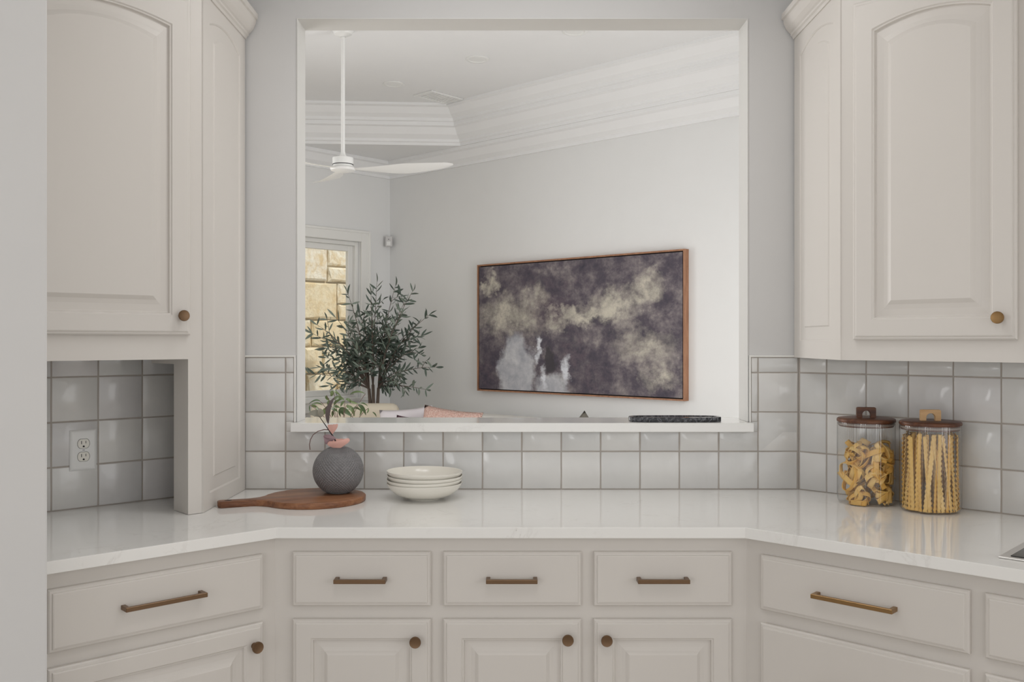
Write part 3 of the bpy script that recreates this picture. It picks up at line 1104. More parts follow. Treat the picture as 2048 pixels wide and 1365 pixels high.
# ---------------------------------------------------------------- electrical outlet in the niche
ox0, ox1 = FWL.hit(139.5, -0.004), FWL.hit(193.5, -0.004)
oc = (ox0 + ox1) / 2
oz1, oz0 = pz(861.5, FWL.depth(139.5)), pz(943.5, FWL.depth(139.5))
wx, wy = FWL.w(oc, 0)
t_ = thing('electrical_outlet', 'white duplex electrical outlet on the tiles of the niche', 'outlet', (wx, wy, (oz0 + oz1) / 2), FWL.rot)
hw, hh = (ox1 - ox0) / 2, (oz1 - oz0) / 2
mb = MB()
mb.loops([ring(-hw, hw, -hh, hh, i, y, n=1) for i, y in ((0, 0.0), (0, -0.002), (0.004, -0.005), (0.008, -0.006))], True, True)
mb.build('cover_plate', M['outlet_white'], t_)
for s in (-1, 1):
    pts = []
    for i in range(24):
        a = 2 * math.pi * i / 24
        pts.append((0.0172 * math.cos(a), s * 0.0195 + max(-0.0138, min(0.0138, 0.0172 * math.sin(a)))))
    mb = MB()
    mb.loops([[(p[0] * k, y, (p[1] - s * 0.0195) * k + s * 0.0195) for p in pts] for k, y in ((1.06, -0.0055), (1.06, -0.0061))], True, True)
    mb.build('gap', M['slot_black'], t_)
    mb = MB()
    mb.loops([[(p[0] * k, y, (p[1] - s * 0.0195) * k + s * 0.0195) for p in pts] for k, y in ((1.0, -0.0055), (1.0, -0.0066), (0.94, -0.0070))], True, True)
    rcp = mb.build('receptacle', M['outlet_cream'], t_)
    z0 = s * 0.0195
    MB().box(-0.0072, -0.0054, -0.0074, -0.0068, z0 - 0.001, z0 + 0.0085).build('slot', M['slot_black'], rcp)
    MB().box(0.0054, 0.0070, -0.0074, -0.0068, z0 + 0.0005, z0 + 0.008).build('slot', M['slot_black'], rcp)
    hp = [(0.0028 * math.cos(math.pi * i / 8), z0 - 0.0082 + 0.0028 * math.sin(math.pi * i / 8)) for i in range(9)] + [(-0.0028, z0 - 0.0105), (0.0028, z0 - 0.0105)]
    MB().extrude_xz(hp, -0.0074, -0.0068).build('ground_hole', M['slot_black'], rcp)
MB().box(-0.0035, 0.0035, -0.0063, -0.006, -0.0005, 0.0008).build('imprint', M['slot_black'], t_)

# ---------------------------------------------------------------- cutting board, vase, bowls
bt = 0.019
bc = Vector((-0.618, 2.915))
hd = Vector((-0.2605, -0.105))            # towards the handle end
ang = math.atan2(-hd.y, -hd.x)
t_ = thing('cutting_board', 'round dark wooden cutting board with a handle, under the vase', 'cutting board', (bc.x, bc.y, CT), ang)
pts = []
rb = 0.150
hl, hw = 0.292, 0.021
a0 = math.radians(30)
N = 40
for i in range(N + 1):
    a = -math.pi + a0 + (2 * math.pi - 2 * a0) * i / N
    pts.append((rb * math.cos(a) * 1.05, rb * math.sin(a)))
# neck and handle (local -x)
nx, ny = pts[-1]


def bez(p, q, r, n):
    return [tuple((1 - t) ** 2 * p[k] + 2 * t * (1 - t) * q[k] + t * t * r[k] for k in range(len(p))) for t in [i / n for i in range(1, n + 1)]]


top = bez((nx, ny), (nx - 0.022, hw + 0.006), (nx - 0.06, hw), 7)
pts += top + [(-hl + 0.008, hw + 0.002), (-hl, hw - 0.006), (-hl, -hw + 0.006), (-hl + 0.008, -hw - 0.002)] + [(x, -y) for x, y in reversed(top)]
ls = []
for ins, zz in ((0.002, 0.0), (0.0, 0.002), (0.0, bt - 0.003), (0.0025, bt - 0.0006), (0.005, bt)):
    l = []
    for i, p in enumerate(pts):
        p0, p1 = Vector(pts[i - 1]), Vector(pts[(i + 1) % len(pts)])
        d = (p1 - p0).normalized()
        nn = Vector((d.y, -d.x))
        jx = 0.0012 * math.sin(i * 2.3) * (1 if zz > bt - 0.004 else 0)
        l.append((p[0] - nn.x * (ins + jx), p[1] - nn.y * (ins + jx), zz))
    ls.append(l)
MB().loops(ls, True, True).build('board', M['board_wood'], t_, smooth=True, angle=50)
hole = [(-hl + 0.03 + 0.011 * math.cos(2 * math.pi * i / 16), 0.006 * math.sin(2 * math.pi * i / 16)) for i in range(16)]
MB().prism(hole, bt - 0.0005, bt + 0.0003).build('hanging_hole', M['slot_black'], t_)

VX, VY = -0.5545, 2.965
VZ = CT + bt
t_ = thing('vase', 'round dark grey vase with a diamond-cut surface, standing on the board', 'vase', (VX, VY, VZ))
R = 0.0795
prof = []
NZ = 170
for i in range(NZ + 1):
    th = math.radians(-66 + (66 + 73) * i / NZ)
    prof.append((R * math.cos(th), R * 0.985 * (math.sin(th) + math.sin(math.radians(66)))))
cz = R * 0.985 * math.sin(math.radians(66))
NA = 352


def rf(r, z, i, a):
    lat = math.asin(max(-1, min(1, (z - cz) / (R * 0.985))))
    mer = math.log(math.tan(math.pi / 4 + max(-1.15, min(1.27, lat)) / 2))
    k = 22
    p, q = a * k + mer * k, a * k - mer * k
    g = abs(math.sin(p)) * abs(math.sin(q))
    return r + 0.0034 * (g ** 0.6) - 0.0022


mb = MB()
mb.lathe([(0.0, 0.0)][:0] + prof, NA, rf=rf, cap0=True)
zt2 = prof[-1][1]
mb.build('body', M['vase_grey'], t_, smooth=True, angle=80)
neck = [(prof[-1][0] + 0.001, zt2 - 0.002), (0.0205, zt2 + 0.003), (0.0195, zt2 + 0.009), (0.0205, zt2 + 0.013), (0.0185, zt2 + 0.013), (0.0165, zt2 + 0.004), (0.0165, zt2 - 0.02)]
MB().lathe(neck, 36).build('neck', M['vase_grey'], t_, smooth=True)


def blade(p0, p1, p2, width, n=8, normal=None, fold=0.15, shape=None):
    """leaf blade along a quadratic curve"""
    p0, p1, p2 = Vector(p0), Vector(p1), Vector(p2)
    if normal is None: normal = Vector((0.1, -1, 0.25))
    L, Cn, Rr = [], [], []
    for i in range(n + 1):
        t = i / n
        c = p0 * (1 - t) ** 2 + p1 * 2 * t * (1 - t) + p2 * t * t
        d = ((p1 - p0) * (1 - t) + (p2 - p1) * t)
        d = d.normalized() if d.length > 1e-9 else Vector((0, 0, 1))
        s = d.cross(normal)
        s = s.normalized() if s.length > 1e-4 else Vector((1, 0, 0))
        nn = s.cross(d)
        wd = (shape(t) if shape else (math.sin(math.pi * (0.04 + 0.93 * t ** 0.85)) ** 0.9)) * width / 2
        Cn.append(c)
        L.append(c - s * wd + nn * wd * fold)
        Rr.append(c + s * wd + nn * wd * fold)
    mb = MB()
    vs = L + Cn + Rr
    k = n + 1
    fs = []
    for i in range(n):
        fs += [(i, i + 1, k + i + 1, k + i), (k + i, k + i + 1, 2 * k + i + 1, 2 * k + i)]
    mb.add(vs, fs)
    return mb


def fan_leaf(apex, ca, cb_, depth, n=10, lift=0.0, bulge=0.008):
    """fan shaped petal leaf with a bowed upper edge"""
    apex, ca, cb_ = Vector(apex), Vector(ca), Vector(cb_)
    mb = MB()
    rowsn = 5
    vs = []
    for j in range(1, rowsn + 1):
        s = j / rowsn
        for i in range(n + 1):
            t = i / n
            e = ca.lerp(cb_, t)
            up = (e - apex).normalized()
            e = e + up * (lift * 4 * t * (1 - t))
            q = apex.lerp(e, s ** 0.7)
            q.y -= depth * math.sin(math.pi * t) * math.sin(math.pi * 0.5 * s)
            q += (cb_ - ca).normalized() * ((t - 0.5) * bulge * math.sin(math.pi * s))
            q.z += 0.0007 * math.sin(t * 23)
            vs.append(q)
    vs.append(apex)
    fs = []
    for j in range(rowsn - 1):
        for i in range(n):
            a = j * (n + 1) + i
            fs.append((a, a + 1, a + n + 2, a + n + 1))
    k = len(vs) - 1
    fs += [(k, i, i + 1) for i in range(n)]
    mb.add(vs, fs)
    return mb


def Z(x, y, Y=VY):
    """zoomed crop coordinates -> world"""
    return P3(600 + x / 9.1, 770 + y / 9.1, Y)


vt = VZ + zt2 + 0.012
spray = thing('leaf_spray', 'spray of pink and grey leaves standing in the diamond-cut vase', 'plant', (VX, VY, vt))
SO = Vector((VX, VY, vt))
bs = SO + Vector((-0.004, 0, -0.03))
y1 = VY - 0.004


def sub(mb): return rel(mb, SO)


pts = [bs] + [Z(*p) for p in ((640, 1010, VY), (590, 925, VY), (520, 820, VY - 0.002), (430, 690, VY - 0.006), (360, 590, VY - 0.01), (330, 550, VY - 0.012))]
sub(MB().tube(pts, [0.0024, 0.0024, 0.0024, 0.0018, 0.0015, 0.0013, 0.001], 8)).build('stem', M['stem_dark'], spray, smooth=True)
pts = [Z(520, 822), Z(440, 818, VY - 0.004), Z(330, 845, VY - 0.01), Z(240, 910, VY - 0.014), Z(190, 1000, VY - 0.016), Z(172, 1090, VY - 0.016), Z(183, 1185, VY - 0.015)]
pts2 = []
for i in range(len(pts) - 1):
    pts2 += [pts[i], (pts[i] + pts[i + 1]) / 2]
pts2.append(pts[-1])
sub(MB().tube(pts2, [0.0016] * 3 + [0.0013] * (len(pts2) - 3), 8)).build('arching_stem', M['stem_brown'], spray, smooth=True)
sub(blade(Z(515, 712, VY - 0.01), Z(460, 430, VY - 0.02), Z(630, 228, VY - 0.015), 0.0155, 12)).build('long_leaf', M['dark_leaf'], spray, smooth=True, recalc=False)
sub(blade(Z(360, 592, VY - 0.01), Z(330, 470, VY - 0.03), Z(150, 535, VY - 0.03), 0.026, 10, Vector((0.1, -1, -0.3)))).build('broad_leaf', M['sage_leaf'], spray, smooth=True, recalc=False)
sub(blade(Z(375, 590, VY - 0.012), Z(395, 490, VY - 0.025), Z(330, 430, VY - 0.03), 0.02, 10)).build('broad_leaf', M['sage_leaf'], spray, smooth=True, recalc=False)
sub(fan_leaf(Z(690, 1185, VY - 0.024), Z(528, 1030, VY - 0.02), Z(882, 970, VY - 0.02), 0.012, lift=-0.003, bulge=0.03)).build('pink_leaf', M['pink_leaf'], spray, smooth=True, recalc=False)
sub(fan_leaf(Z(700, 1150, VY - 0.006), Z(560, 990, VY + 0.01), Z(860, 985, VY + 0.01), -0.006)).build('pink_leaf', M['pink_leaf'], spray, smooth=True, recalc=False)
sub(fan_leaf(Z(590, 905, VY - 0.004), Z(505, 730, VY - 0.012), Z(690, 715, VY - 0.008), 0.004)).build('pink_leaf', M['pink_leaf'], spray, smooth=True, recalc=False)
sub(fan_leaf(Z(640, 985, VY - 0.012), Z(460, 1085, VY - 0.02), Z(425, 930, VY - 0.02), 0.004)).build('mauve_leaf', M['mauve_leaf'], spray, smooth=True, recalc=False)
sub(blade(Z(425, 935, VY - 0.02), Z(540, 930, VY - 0.028), Z(660, 985, VY - 0.018), 0.012, 10)).build('mauve_leaf', M['mauve_leaf'], spray, smooth=True, recalc=False)

# stacked bowls
BX, BY = (849 - CX) / F * 2.965, 2.965
bowl = [(0.0, 0.004), (0.044, 0.0045), (0.046, 0.0), (0.050, 0.0), (0.0515, 0.0035), (0.072, 0.008), (0.094, 0.0185), (0.110, 0.033), (0.1185, 0.046), (0.1205, 0.0515), (0.1203, 0.0525), (0.1185, 0.0522), (0.115, 0.045), (0.106, 0.033), (0.09, 0.0195), (0.07, 0.0115), (0.045, 0.0085)]
lb = ['bottom cream bowl of the stack, resting on the worktop', 'second cream bowl from the bottom of the stack', 'third cream bowl from the bottom of the stack', 'topmost cream bowl of the stack, its inside showing']
bme = MB().lathe(bowl[1:], 72, cap0=True, cap1=True).mesh('bowl', smooth=True, angle=50)
tl_ = [(0, 0), (0.012, -0.018), (0.004, -0.022), (0.010, -0.012)]
zz = CT
for k in range(4):
    o = link('bowl', bme, M['ceramic_cream'], None, (BX + (0, -0.001, 0.001, -0.0005)[k], BY, CT + 0.0118 * k + (0.0 if k == 0 else 0.001)))
    o.rotation_euler = (tl_[k][0], tl_[k][1], k)
    tag(o, lb[k], 'bowl', 'stacked cream bowls')

# scalloped tray on the sill
TX = (1350 - CX) / F * 3.17
t_ = []
NP = 176
ls = []
for rr, zz in ((0.985, 0.0), (1.0, 0.002), (1.0, 0.0145), (0.99, 0.0165), (0.93, 0.0165), (0.90, 0.0135)):
    l = []
    for i in range(NP):
        a = 2 * math.pi * i / NP
        c_, s_ = math.cos(a), math.sin(a)
        e = 0.55
        x = 0.1565 * math.copysign(abs(c_) ** e, c_)
        y = 0.052 * math.copysign(abs(s_) ** e, s_)
        sc = 1 - 0.03 * abs(math.cos(a * 15)) ** 4
        l.append((x * rr * sc, y * (rr if rr > 0.95 else rr - 0.06) * sc, zz))
    ls.append(l)
o = MB().loops(ls, True, True).build('serving_tray', M['black_marble'], smooth=True, angle=40, loc=(TX, 3.178, ZS))
tag(o, 'low black marble tray with a scalloped edge on the sill', 'tray')


# ---------------------------------------------------------------- pasta jars
def jar(px, Yc, r, h, label, hmat, hrot):
    X = (px - CX) / F * Yc
    t_ = thing('glass_jar', label, 'jar', (X, Yc, CT), hrot, 'ribbed pasta jars')
    NS = 180

    def rib(rr, z, i, a): return rr + (0.0009 if (i % 3 == 0) else 0.0) if 0.02 < z < h - 0.002 else rr
    prof = [(0.002, 0.0), (r * 0.86, 0.0), (r * 0.95, 0.003), (r * 0.99, 0.01), (r, 0.022), (r, h - 0.004), (r, h)]
    MB().lathe(prof, NS, cap0=True, rf=rib).build('glass_body', M['jar_glass'], t_, smooth=True, angle=25)
    lp = [(r * 0.93, h - 0.014), (r * 0.955, h - 0.012), (r * 0.955, h + 0.0005), (r * 1.012, h + 0.001), (r * 1.025, h + 0.005), (r * 1.012, h + 0.010), (r * 0.98, h + 0.0122), (0.002, h + 0.0135)]
    lid = MB().lathe(lp, 64, cap0=True, cap1=True).build('lid', M['walnut'], t_, smooth=True, angle=40)
    # arched handle
    hz = h + 0.0125
    wv, hv = 0.0285, 0.033
    outer = [(-wv, hz), (-wv, hz + hv - 0.003), (-wv + 0.003, hz + hv), (wv - 0.003, hz + hv), (wv, hz + hv - 0.003), (wv, hz)]
    inner = [(0.0125, hz)] + [(0.0125 * math.cos(math.pi * i / 10), hz + 0.010 + 0.0125 * math.sin(math.pi * i / 10)) for i in range(11)] + [(-0.0125, hz)]
    poly = outer + inner
    MB().extrude_xz(poly, -0.0075, 0.0075).build('lid_handle', M[hmat], lid, bevel=0.0006)
    MB().lathe([(r * 0.955, h - 0.010), (r * 0.985, h - 0.008), (r * 0.985, h - 0.004), (r * 0.955, h - 0.002)], 64).build('gasket', M['gasket_grey'], lid, smooth=True)
    return t_, Vector((X, Yc, CT))


J1, O1 = jar(1732, 2.885, 0.0845, 0.252, 'ribbed glass jar of flat ribbon pasta with a dark walnut lid handle', 'walnut', math.radians(-8))
J2, O2 = jar(1860.5, 2.755, 0.0845, 0.254, 'ribbed glass jar of long frilly pasta with a pale wooden lid handle', 'light_wood', math.radians(-10))


def strip(pts, nrm, width, ruf=0.0, freq=0.0):
    n = len(pts)
    vs = []
    for i, p in enumerate(pts):
        d = (pts[min(i + 1, n - 1)] - pts[max(i - 1, 0)]).normalized()
        s = d.cross(nrm[i])
        s = s.normalized() if s.length > 1e-5 else Vector((1, 0, 0))
        nn = s.cross(d)
        f1 = math.sin(i * freq) if ruf else 0
        f2 = math.sin(i * freq + 1.9) if ruf else 0
        hw = width / 2
        vs += [p - s * (hw + ruf * 0.5 * f1) + nn * ruf * f1, p - s * hw * 0.45, p + s * hw * 0.45, p + s * (hw + ruf * 0.5 * f2) + nn * ruf * f2]
    fs = []
    for i in range(n - 1):
        for k in range(3):
            a = i * 4 + k
            fs.append((a, a + 1, a + 5, a + 4))
    mb = MB()
    mb.add(vs, fs)
    # give the ribbon its thickness
    o = len(mb.v)
    return mb


prng = random.Random(8)


def solid(o, t):
    md = o.modifiers.new('thickness', 'SOLIDIFY')
    md.thickness = t
    md.offset = 0


# flat ribbons: nests of loops
k = 0
RJ = 0.0785
nests = [(-0.044, -0.036, 0.03), (0.036, -0.044, 0.034), (0.0, 0.035, 0.045), (-0.052, -0.02, 0.088), (0.005, -0.058, 0.095), (0.052, -0.025, 0.10), (0.0, 0.04, 0.11), (-0.046, -0.034, 0.15), (0.018, -0.055, 0.152), (0.052, -0.015, 0.158), (-0.01, 0.035, 0.165)]
for (cx_, cy_, cz_) in nests:
    for r_ in range(7):
        ax = Vector((prng.gauss(0, 1), prng.gauss(0, 0.6) - 0.4, prng.gauss(0, 0.9))).normalized()
        u = ax.orthogonal().normalized()
        u = (Matrix.Rotation(prng.uniform(0, 6.28), 3, ax) @ u)
        v = ax.cross(u)
        ra, rb_ = prng.uniform(0.028, 0.042), prng.uniform(0.012, 0.026)
        turns = prng.uniform(0.75, 1.35)
        cc = Vector((cx_ + prng.gauss(0, 0.008), cy_ + prng.gauss(0, 0.008), cz_ + prng.gauss(0, 0.01)))
        pts, nr = [], []
        st = prng.uniform(0, 6.28)
        for i in range(26):
            a = st + 2 * math.pi * turns * i / 25
            p = cc + u * ra * math.cos(a) + v * rb_ * math.sin(a) + ax * (i / 25 - 0.5) * 0.024
            rr = math.hypot(p.x, p.y)
            if rr > RJ:
                p.x *= RJ / rr
                p.y *= RJ / rr
            p.z = min(0.198, max(0.010, p.z))
            pts.append(p)
            nr.append((u * math.cos(a) + v * math.sin(a)).normalized())
        o = strip(pts, nr, 0.0165).build('pasta_ribbon', M['pasta'], None, smooth=True, loc=O1, angle=80, recalc=False)
        solid(o, 0.0013)
        tag(o, 'flat egg pasta ribbon curled inside the walnut-handled jar', 'pasta', 'flat pasta ribbons in the jar')
        k += 1

# long frilly strips
for i in range(64):
    if i < 36:
        a = -math.pi * 0.5 + (i - 17.5) / 36 * math.pi * 2 * 0.98
        rr = 0.0755 + prng.uniform(-0.003, 0.002)
    else:
        a = prng.uniform(0, 6.28)
        rr = prng.uniform(0.03, 0.066)
    b = Vector((rr * math.cos(a), rr * math.sin(a), 0.006))
    lean = prng.gauss(0, 0.24) if i < 36 else prng.gauss(0, 0.5)
    ln = prng.uniform(0.212, 0.228)
    tr_ = min(0.0765, rr + prng.uniform(-0.008, 0.0))
    tpt = Vector((tr_ * math.cos(a + lean), tr_ * math.sin(a + lean), 0.006 + ln))
    face = Vector((math.cos(a + prng.gauss(0, 0.4)), math.sin(a + prng.gauss(0, 0.4)), 0))
    n_ = 64
    pts = [b.lerp(tpt, j / n_) + face * 0.002 * math.sin(j / n_ * 3 + i) for j in range(n_ + 1)]
    pts = [Vector((p.x * min(1, 0.0775 / max(1e-6, math.hypot(p.x, p.y))), p.y * min(1, 0.0775 / max(1e-6, math.hypot(p.x, p.y))), p.z)) for p in pts]
    o = strip(pts, [face] * (n_ + 1), 0.0128, 0.0021, 1.55).build('frilly_pasta', M['pasta'], None, smooth=True, loc=O2, angle=80, recalc=False)
    solid(o, 0.0012)
    tag(o, 'long frilly-edged pasta strip standing in the pale-handled jar', 'pasta', 'frilly pasta strips in the jar')

# ---------------------------------------------------------------- painting
yd = 0.05
pa0, pa1 = PW.hit(954.5, -yd), PW.hit(1369.5, -yd)
Yl, Yr = PW.depth(954.5, -yd), PW.depth(1369.5, -yd)
pz1 = (pz(529, Yl) + pz(499.5, Yr)) / 2
pz0 = (pz(781, Yl) + pz(804, Yr)) / 2
pc = (pa0 + pa1) / 2
wx, wy = PW.w(pc, -0.002)
t_ = thing('framed_painting', 'large abstract painting in purple, grey and cream in a wooden floater frame', 'painting', (wx, wy, pz0), PW.rot)
hw, H = (pa1 - pa0) / 2, pz1 - pz0
fr = 0.011
mb = MB()
mb.box(-hw, -hw + fr, -yd, 0, 0, H).box(hw - fr, hw, -yd, 0, 0, H).box(-hw + fr, hw - fr, -yd, 0, 0, fr).box(-hw + fr, hw - fr, -yd, 0, H - fr, H)
mb.build('frame', M['frame_wood'], t_)
MB().box(-hw + fr, hw - fr, -0.02, -0.004, fr, H - fr).build('backing', M['canvas_edge'], t_)
g = fr + 0.008
MB().box(-hw + g, hw - g, -yd + 0.005, -0.0201, g, H - g).build('canvas', M['abstract_painting'], t_)

# ---------------------------------------------------------------- ceiling fan
FX, FY = (686 - CX) / F * 5.43, 5.43
CZ = H1 + 0.2745
t_ = thing('ceiling_fan', 'white three-blade ceiling fan on a long downrod', 'fan', (FX, FY, CZ))


def fz(py): return pz(py, FY) - CZ


MB().lathe([(0.001, -0.0005), (0.062, -0.0005), (0.062, -0.012), (0.05, -0.032), (0.02, -0.045), (0.013, -0.046)], 40).build('canopy', M['fan_white'], t_, smooth=True)
MB().lathe([(0.0115, -0.02), (0.0115, fz(304))], 20).build('downrod', M['fan_white'], t_, smooth=True)
z1, z0 = fz(316), fz(329)
MB().lathe([(0.0118, fz(303)), (0.014, fz(308)), (0.022, fz(313)), (0.029, z1), (0.0595, z1 - 0.0005), (0.0605, z1 - 0.004), (0.0605, z0)], 48).build('motor_housing', M['fan_white'], t_, smooth=True)
MB().lathe([(0.056, z0 + 0.002), (0.0605, z0), (0.0605, z0 - 0.004), (0.056, z0 - 0.005)], 48).build('seam_ring', M['black_plastic'], t_, smooth=True)
z2 = z0 - 0.004
MB().lathe([(0.0585, z2), (0.0585, z2 - 0.008), (0.075, z2 - 0.02), (0.07, z2 - 0.032), (0.04, z2 - 0.040), (0.001, z2 - 0.041)], 48).build('hub', M['fan_white'], t_, smooth=True)
for az in (-2, 118, 238):
    NB = 26
    Lb = 0.60
    Tp, Bt = [], []
    rows_ = []
    for i in range(NB + 1):
        t = i / NB
        r = 0.045 + Lb * t
        wv = 0.05 + 0.085 * math.sin(math.pi * min(1, t * 0.9 + 0.06)) ** 1.2
        if t > 0.9: wv *= math.sqrt(max(0.02, 1 - ((t - 0.9) / 0.1) ** 2 * 0.9))
        wv *= 0.62 + 0.46 * min(1.0, max(0.0, (t - 0.05) / 0.5))
        pitch = math.radians(4 + 9 * min(1, t * 2.2))
        zz = z2 - 0.022 - 0.012 * math.sin(math.pi * t) + 0.022 * t * t
        sweep_ = 0.025 * math.sin(math.pi * t)
        row = []
        for s, dz in ((-0.5, 0), (-0.2, 0.004), (0.2, 0.004), (0.5, 0), (0.2, -0.003), (-0.2, -0.003)):
            row.append((r, s * wv * math.cos(pitch) - sweep_, zz - s * wv * math.sin(pitch) + dz))
        rows_.append(row)
    b_ = MB().loops(rows_, True, True).build('blade', M['fan_white'], t_, smooth=True, angle=50, rotz=math.radians(az))

# recessed lights, vent, sensor
for (px, py, lbz) in ((955, 118, 'white recessed ceiling light beside the long run of stepped moulding'), (788, 168, 'white recessed ceiling light between the fan rod and the ceiling vent'), (1150, 62, 'white recessed ceiling light nearest the pass-through')):
    Y = F * (CZ - E) / (CY - py)
    t_ = thing('recessed_light', lbz, 'ceiling light', ((px - CX) / F * Y, Y, CZ - 0.0005), 0, 'recessed ceiling lights')
    MB().lathe([(0.055, 0.0), (0.076, 0.0), (0.076, -0.004), (0.07, -0.007), (0.058, -0.006), (0.052, -0.0005)], 40).build('trim_ring', M['fan_white'], t_, smooth=True)
    MB().lathe([(0.001, -0.003), (0.054, -0.003)], 40, cap0=True).build('lens', M['outlet_white'], t_, smooth=True)
Y = F * (CZ - E) / (CY - 180)
p = Vector(((863 - CX) / F * Y, Y))
t_ = thing('ceiling_vent', 'white rectangular air vent on the tray ceiling', 'vent', (p.x, p.y, CZ - 0.0005), PW.rot)
mb = MB()
mb.box(-0.20, 0.0, 0.0, 0.02, -0.010, 0).box(-0.20, 0.0, 0.30, 0.32, -0.010, 0).box(-0.20, -0.18, 0.02, 0.30, -0.010, 0).box(-0.02, 0.0, 0.02, 0.30, -0.010, 0)
mb.build('frame', M['fan_white'], t_, bevel=0.002)
for k in range(9):
    MB().box(-0.178, -0.022, 0.028 + 0.031 * k, 0.046 + 0.031 * k, -0.007, -0.001).build('slat', M['fan_white'], t_)
sp = AB(0.05, 0.05)
Y = sp.y
t_ = thing('motion_sensor', 'small grey-white motion sensor mounted in the wall corner', 'sensor', (sp.x, sp.y, pz(484, Y)), math.radians(-2))
mb = MB()
mb.extrude_xz([(-0.03, -0.045), (0.03, -0.045), (0.03, 0.045), (-0.03, 0.045)], -0.03, 0.01)
mb.build('housing', M['sensor_grey'], t_, bevel=0.006, seg=2)
MB().box(-0.017, 0.017, -0.0325, -0.0295, -0.034, 0.0).build('lens', M['outlet_white'], t_, bevel=0.001)
MB().box(-0.003, 0.003, -0.032, -0.0295, 0.016, 0.022).build('indicator', M['slot_black'], t_)


# ---------------------------------------------------------------- sofa, armchair, pillows
def ab_thing(name, label, cat, a, b, rot, z=0.0, group=None):
    p = AB(a, b, z)
    return thing(name, label, cat, p, rot, group)


def soft_box(x0, x1, y0, y1, z0, z1, bev=0.05):
    return MB().box(x0, x1, y0, y1, z0, z1), bev


def sb(name, parent, mat, x0, x1, y0, y1, z0, z1, bev=0.05):
    return MB().box(x0, x1, y0, y1, z0, z1).build(name, M[mat], parent, smooth=True, bevel=bev, seg=4, angle=60)


# frame of the sofa: x = a, y = -b
so = ab_thing('sofa', 'long white upholstered sofa along the painting wall', 'sofa', 2.25, 0.60, PW.rot)
sb('base', so, 'sofa_white', -1.05, 1.05, -0.40, 0.46, 0.06, 0.32, 0.03)
sb('backrest', so, 'sofa_white', -1.05, 1.05, 0.26, 0.50, 0.32, 0.86, 0.07)
for x in (-0.44, 0.44):
    sb('seat_cushion', so, 'sofa_white', x - 0.43, x + 0.43, -0.42, 0.27, 0.32, 0.50, 0.05)
sb('armrest', so, 'sofa_white', 0.88, 1.06, -0.40, 0.30, 0.30, 0.64, 0.05)
for x in (-0.98, 0.98):
    for y in (-0.33, 0.40):
        MB().box(x - 0.025, x + 0.025, y - 0.025, y + 0.025, 0.0, 0.07).build('leg', M['table_wood'], so)
p = P3(715, 760, 7.05)
ch = thing('armchair', 'beige upholstered armchair with a rounded back in front of the olive tree', 'armchair', (p.x, p.y - 0.02, 0), math.radians(2))
sb('backrest', ch, 'chair_beige', -0.36, 0.31, 0.0, 0.17, 0.18, E - (808.5 - CY) / F * 7.05, 0.075)
sb('seat', ch, 'chair_beige', -0.36, 0.31, -0.40, 0.02, 0.14, 0.42, 0.06)
for x in (-0.32, 0.27):
    for y in (-0.34, 0.10):
        MB().box(x - 0.02, x + 0.02, y - 0.02, y + 0.02, 0.0, 0.16).build('leg', M['table_wood'], ch)


def pillow(label, mat, loc, w_, h_, t__, rot):
    n = 14
    vs, fs = [], []
    for side in (1, -1):
        for j in range(n + 1):
            for i in range(n + 1):
                u, v = 2 * i / n - 1, 2 * j / n - 1
                e = max(0.0, (1 - u ** 4) * (1 - v ** 4)) ** 0.5
                pin = 1 - 0.07 * (1 - u * u) * abs(v) ** 2
                pin2 = 1 - 0.07 * (1 - v * v) * abs(u) ** 2
                vs.append((u * w_ / 2 * pin2, side * e * t__ / 2, v * h_ / 2 * pin))
    k = (n + 1) ** 2
    for s in range(2):
        for j in range(n):
            for i in range(n):
                a = s * k + j * (n + 1) + i
                fs.append((a, a + 1, a + n + 2, a + n + 1))
    mb = MB()
    mb.add(vs, fs)
    me = mb.mesh('throw_pillow')
    bm = bmesh.new()
    bm.from_mesh(me)
    bmesh.ops.remove_doubles(bm, verts=bm.verts, dist=1e-5)
    bmesh.ops.recalc_face_normals(bm, faces=bm.faces)
    bm.to_mesh(me)
    bm.free()
    me.shade_smooth()
    o = link('throw_pillow', me, M[mat], None, loc)
    o.rotation_euler = rot
    tag(o, label, 'pillow', 'throw pillows on the sofa')
    return o


q_ = PW.rot


def pil(label, mat, pxc, pytop, Y, w_, h_, tk, lean, roll=0.0, yaw=None):
    zt_ = pz(pytop, Y)
    X = (pxc - CX) / F * Y
    hh = h_ * abs(math.cos(roll)) / 2 + w_ * abs(math.sin(roll)) / 2
    return pillow(label, mat, (X, Y, zt_ - hh * math.cos(lean)), w_, h_, tk, (lean, roll, yaw if yaw is not None else q_))


pil('pale lilac-white throw pillow leaning beside the beige armchair', 'pillow_lilac', 812, 811.5, 6.60, 0.40, 0.42, 0.14, -0.25, -0.10, math.radians(-12))
pil('nubbly pink throw pillow on the sofa', 'pillow_boucle', 896, 812.5, 6.30, 0.44, 0.38, 0.14, -0.3, 0.10, math.radians(-20))
pil('dusky purple throw pillow in front of the pale ones', 'pillow_purple', 818, 832.5, 6.38, 0.25, 0.40, 0.10, -0.35, 0.04, math.radians(-15))
pil('grey-green throw pillow propped on its corner at the sofa end', 'pillow_grey', 1166, 822, 5.95, 0.29, 0.29, 0.11, -0.12, math.radians(45), math.radians(-40))

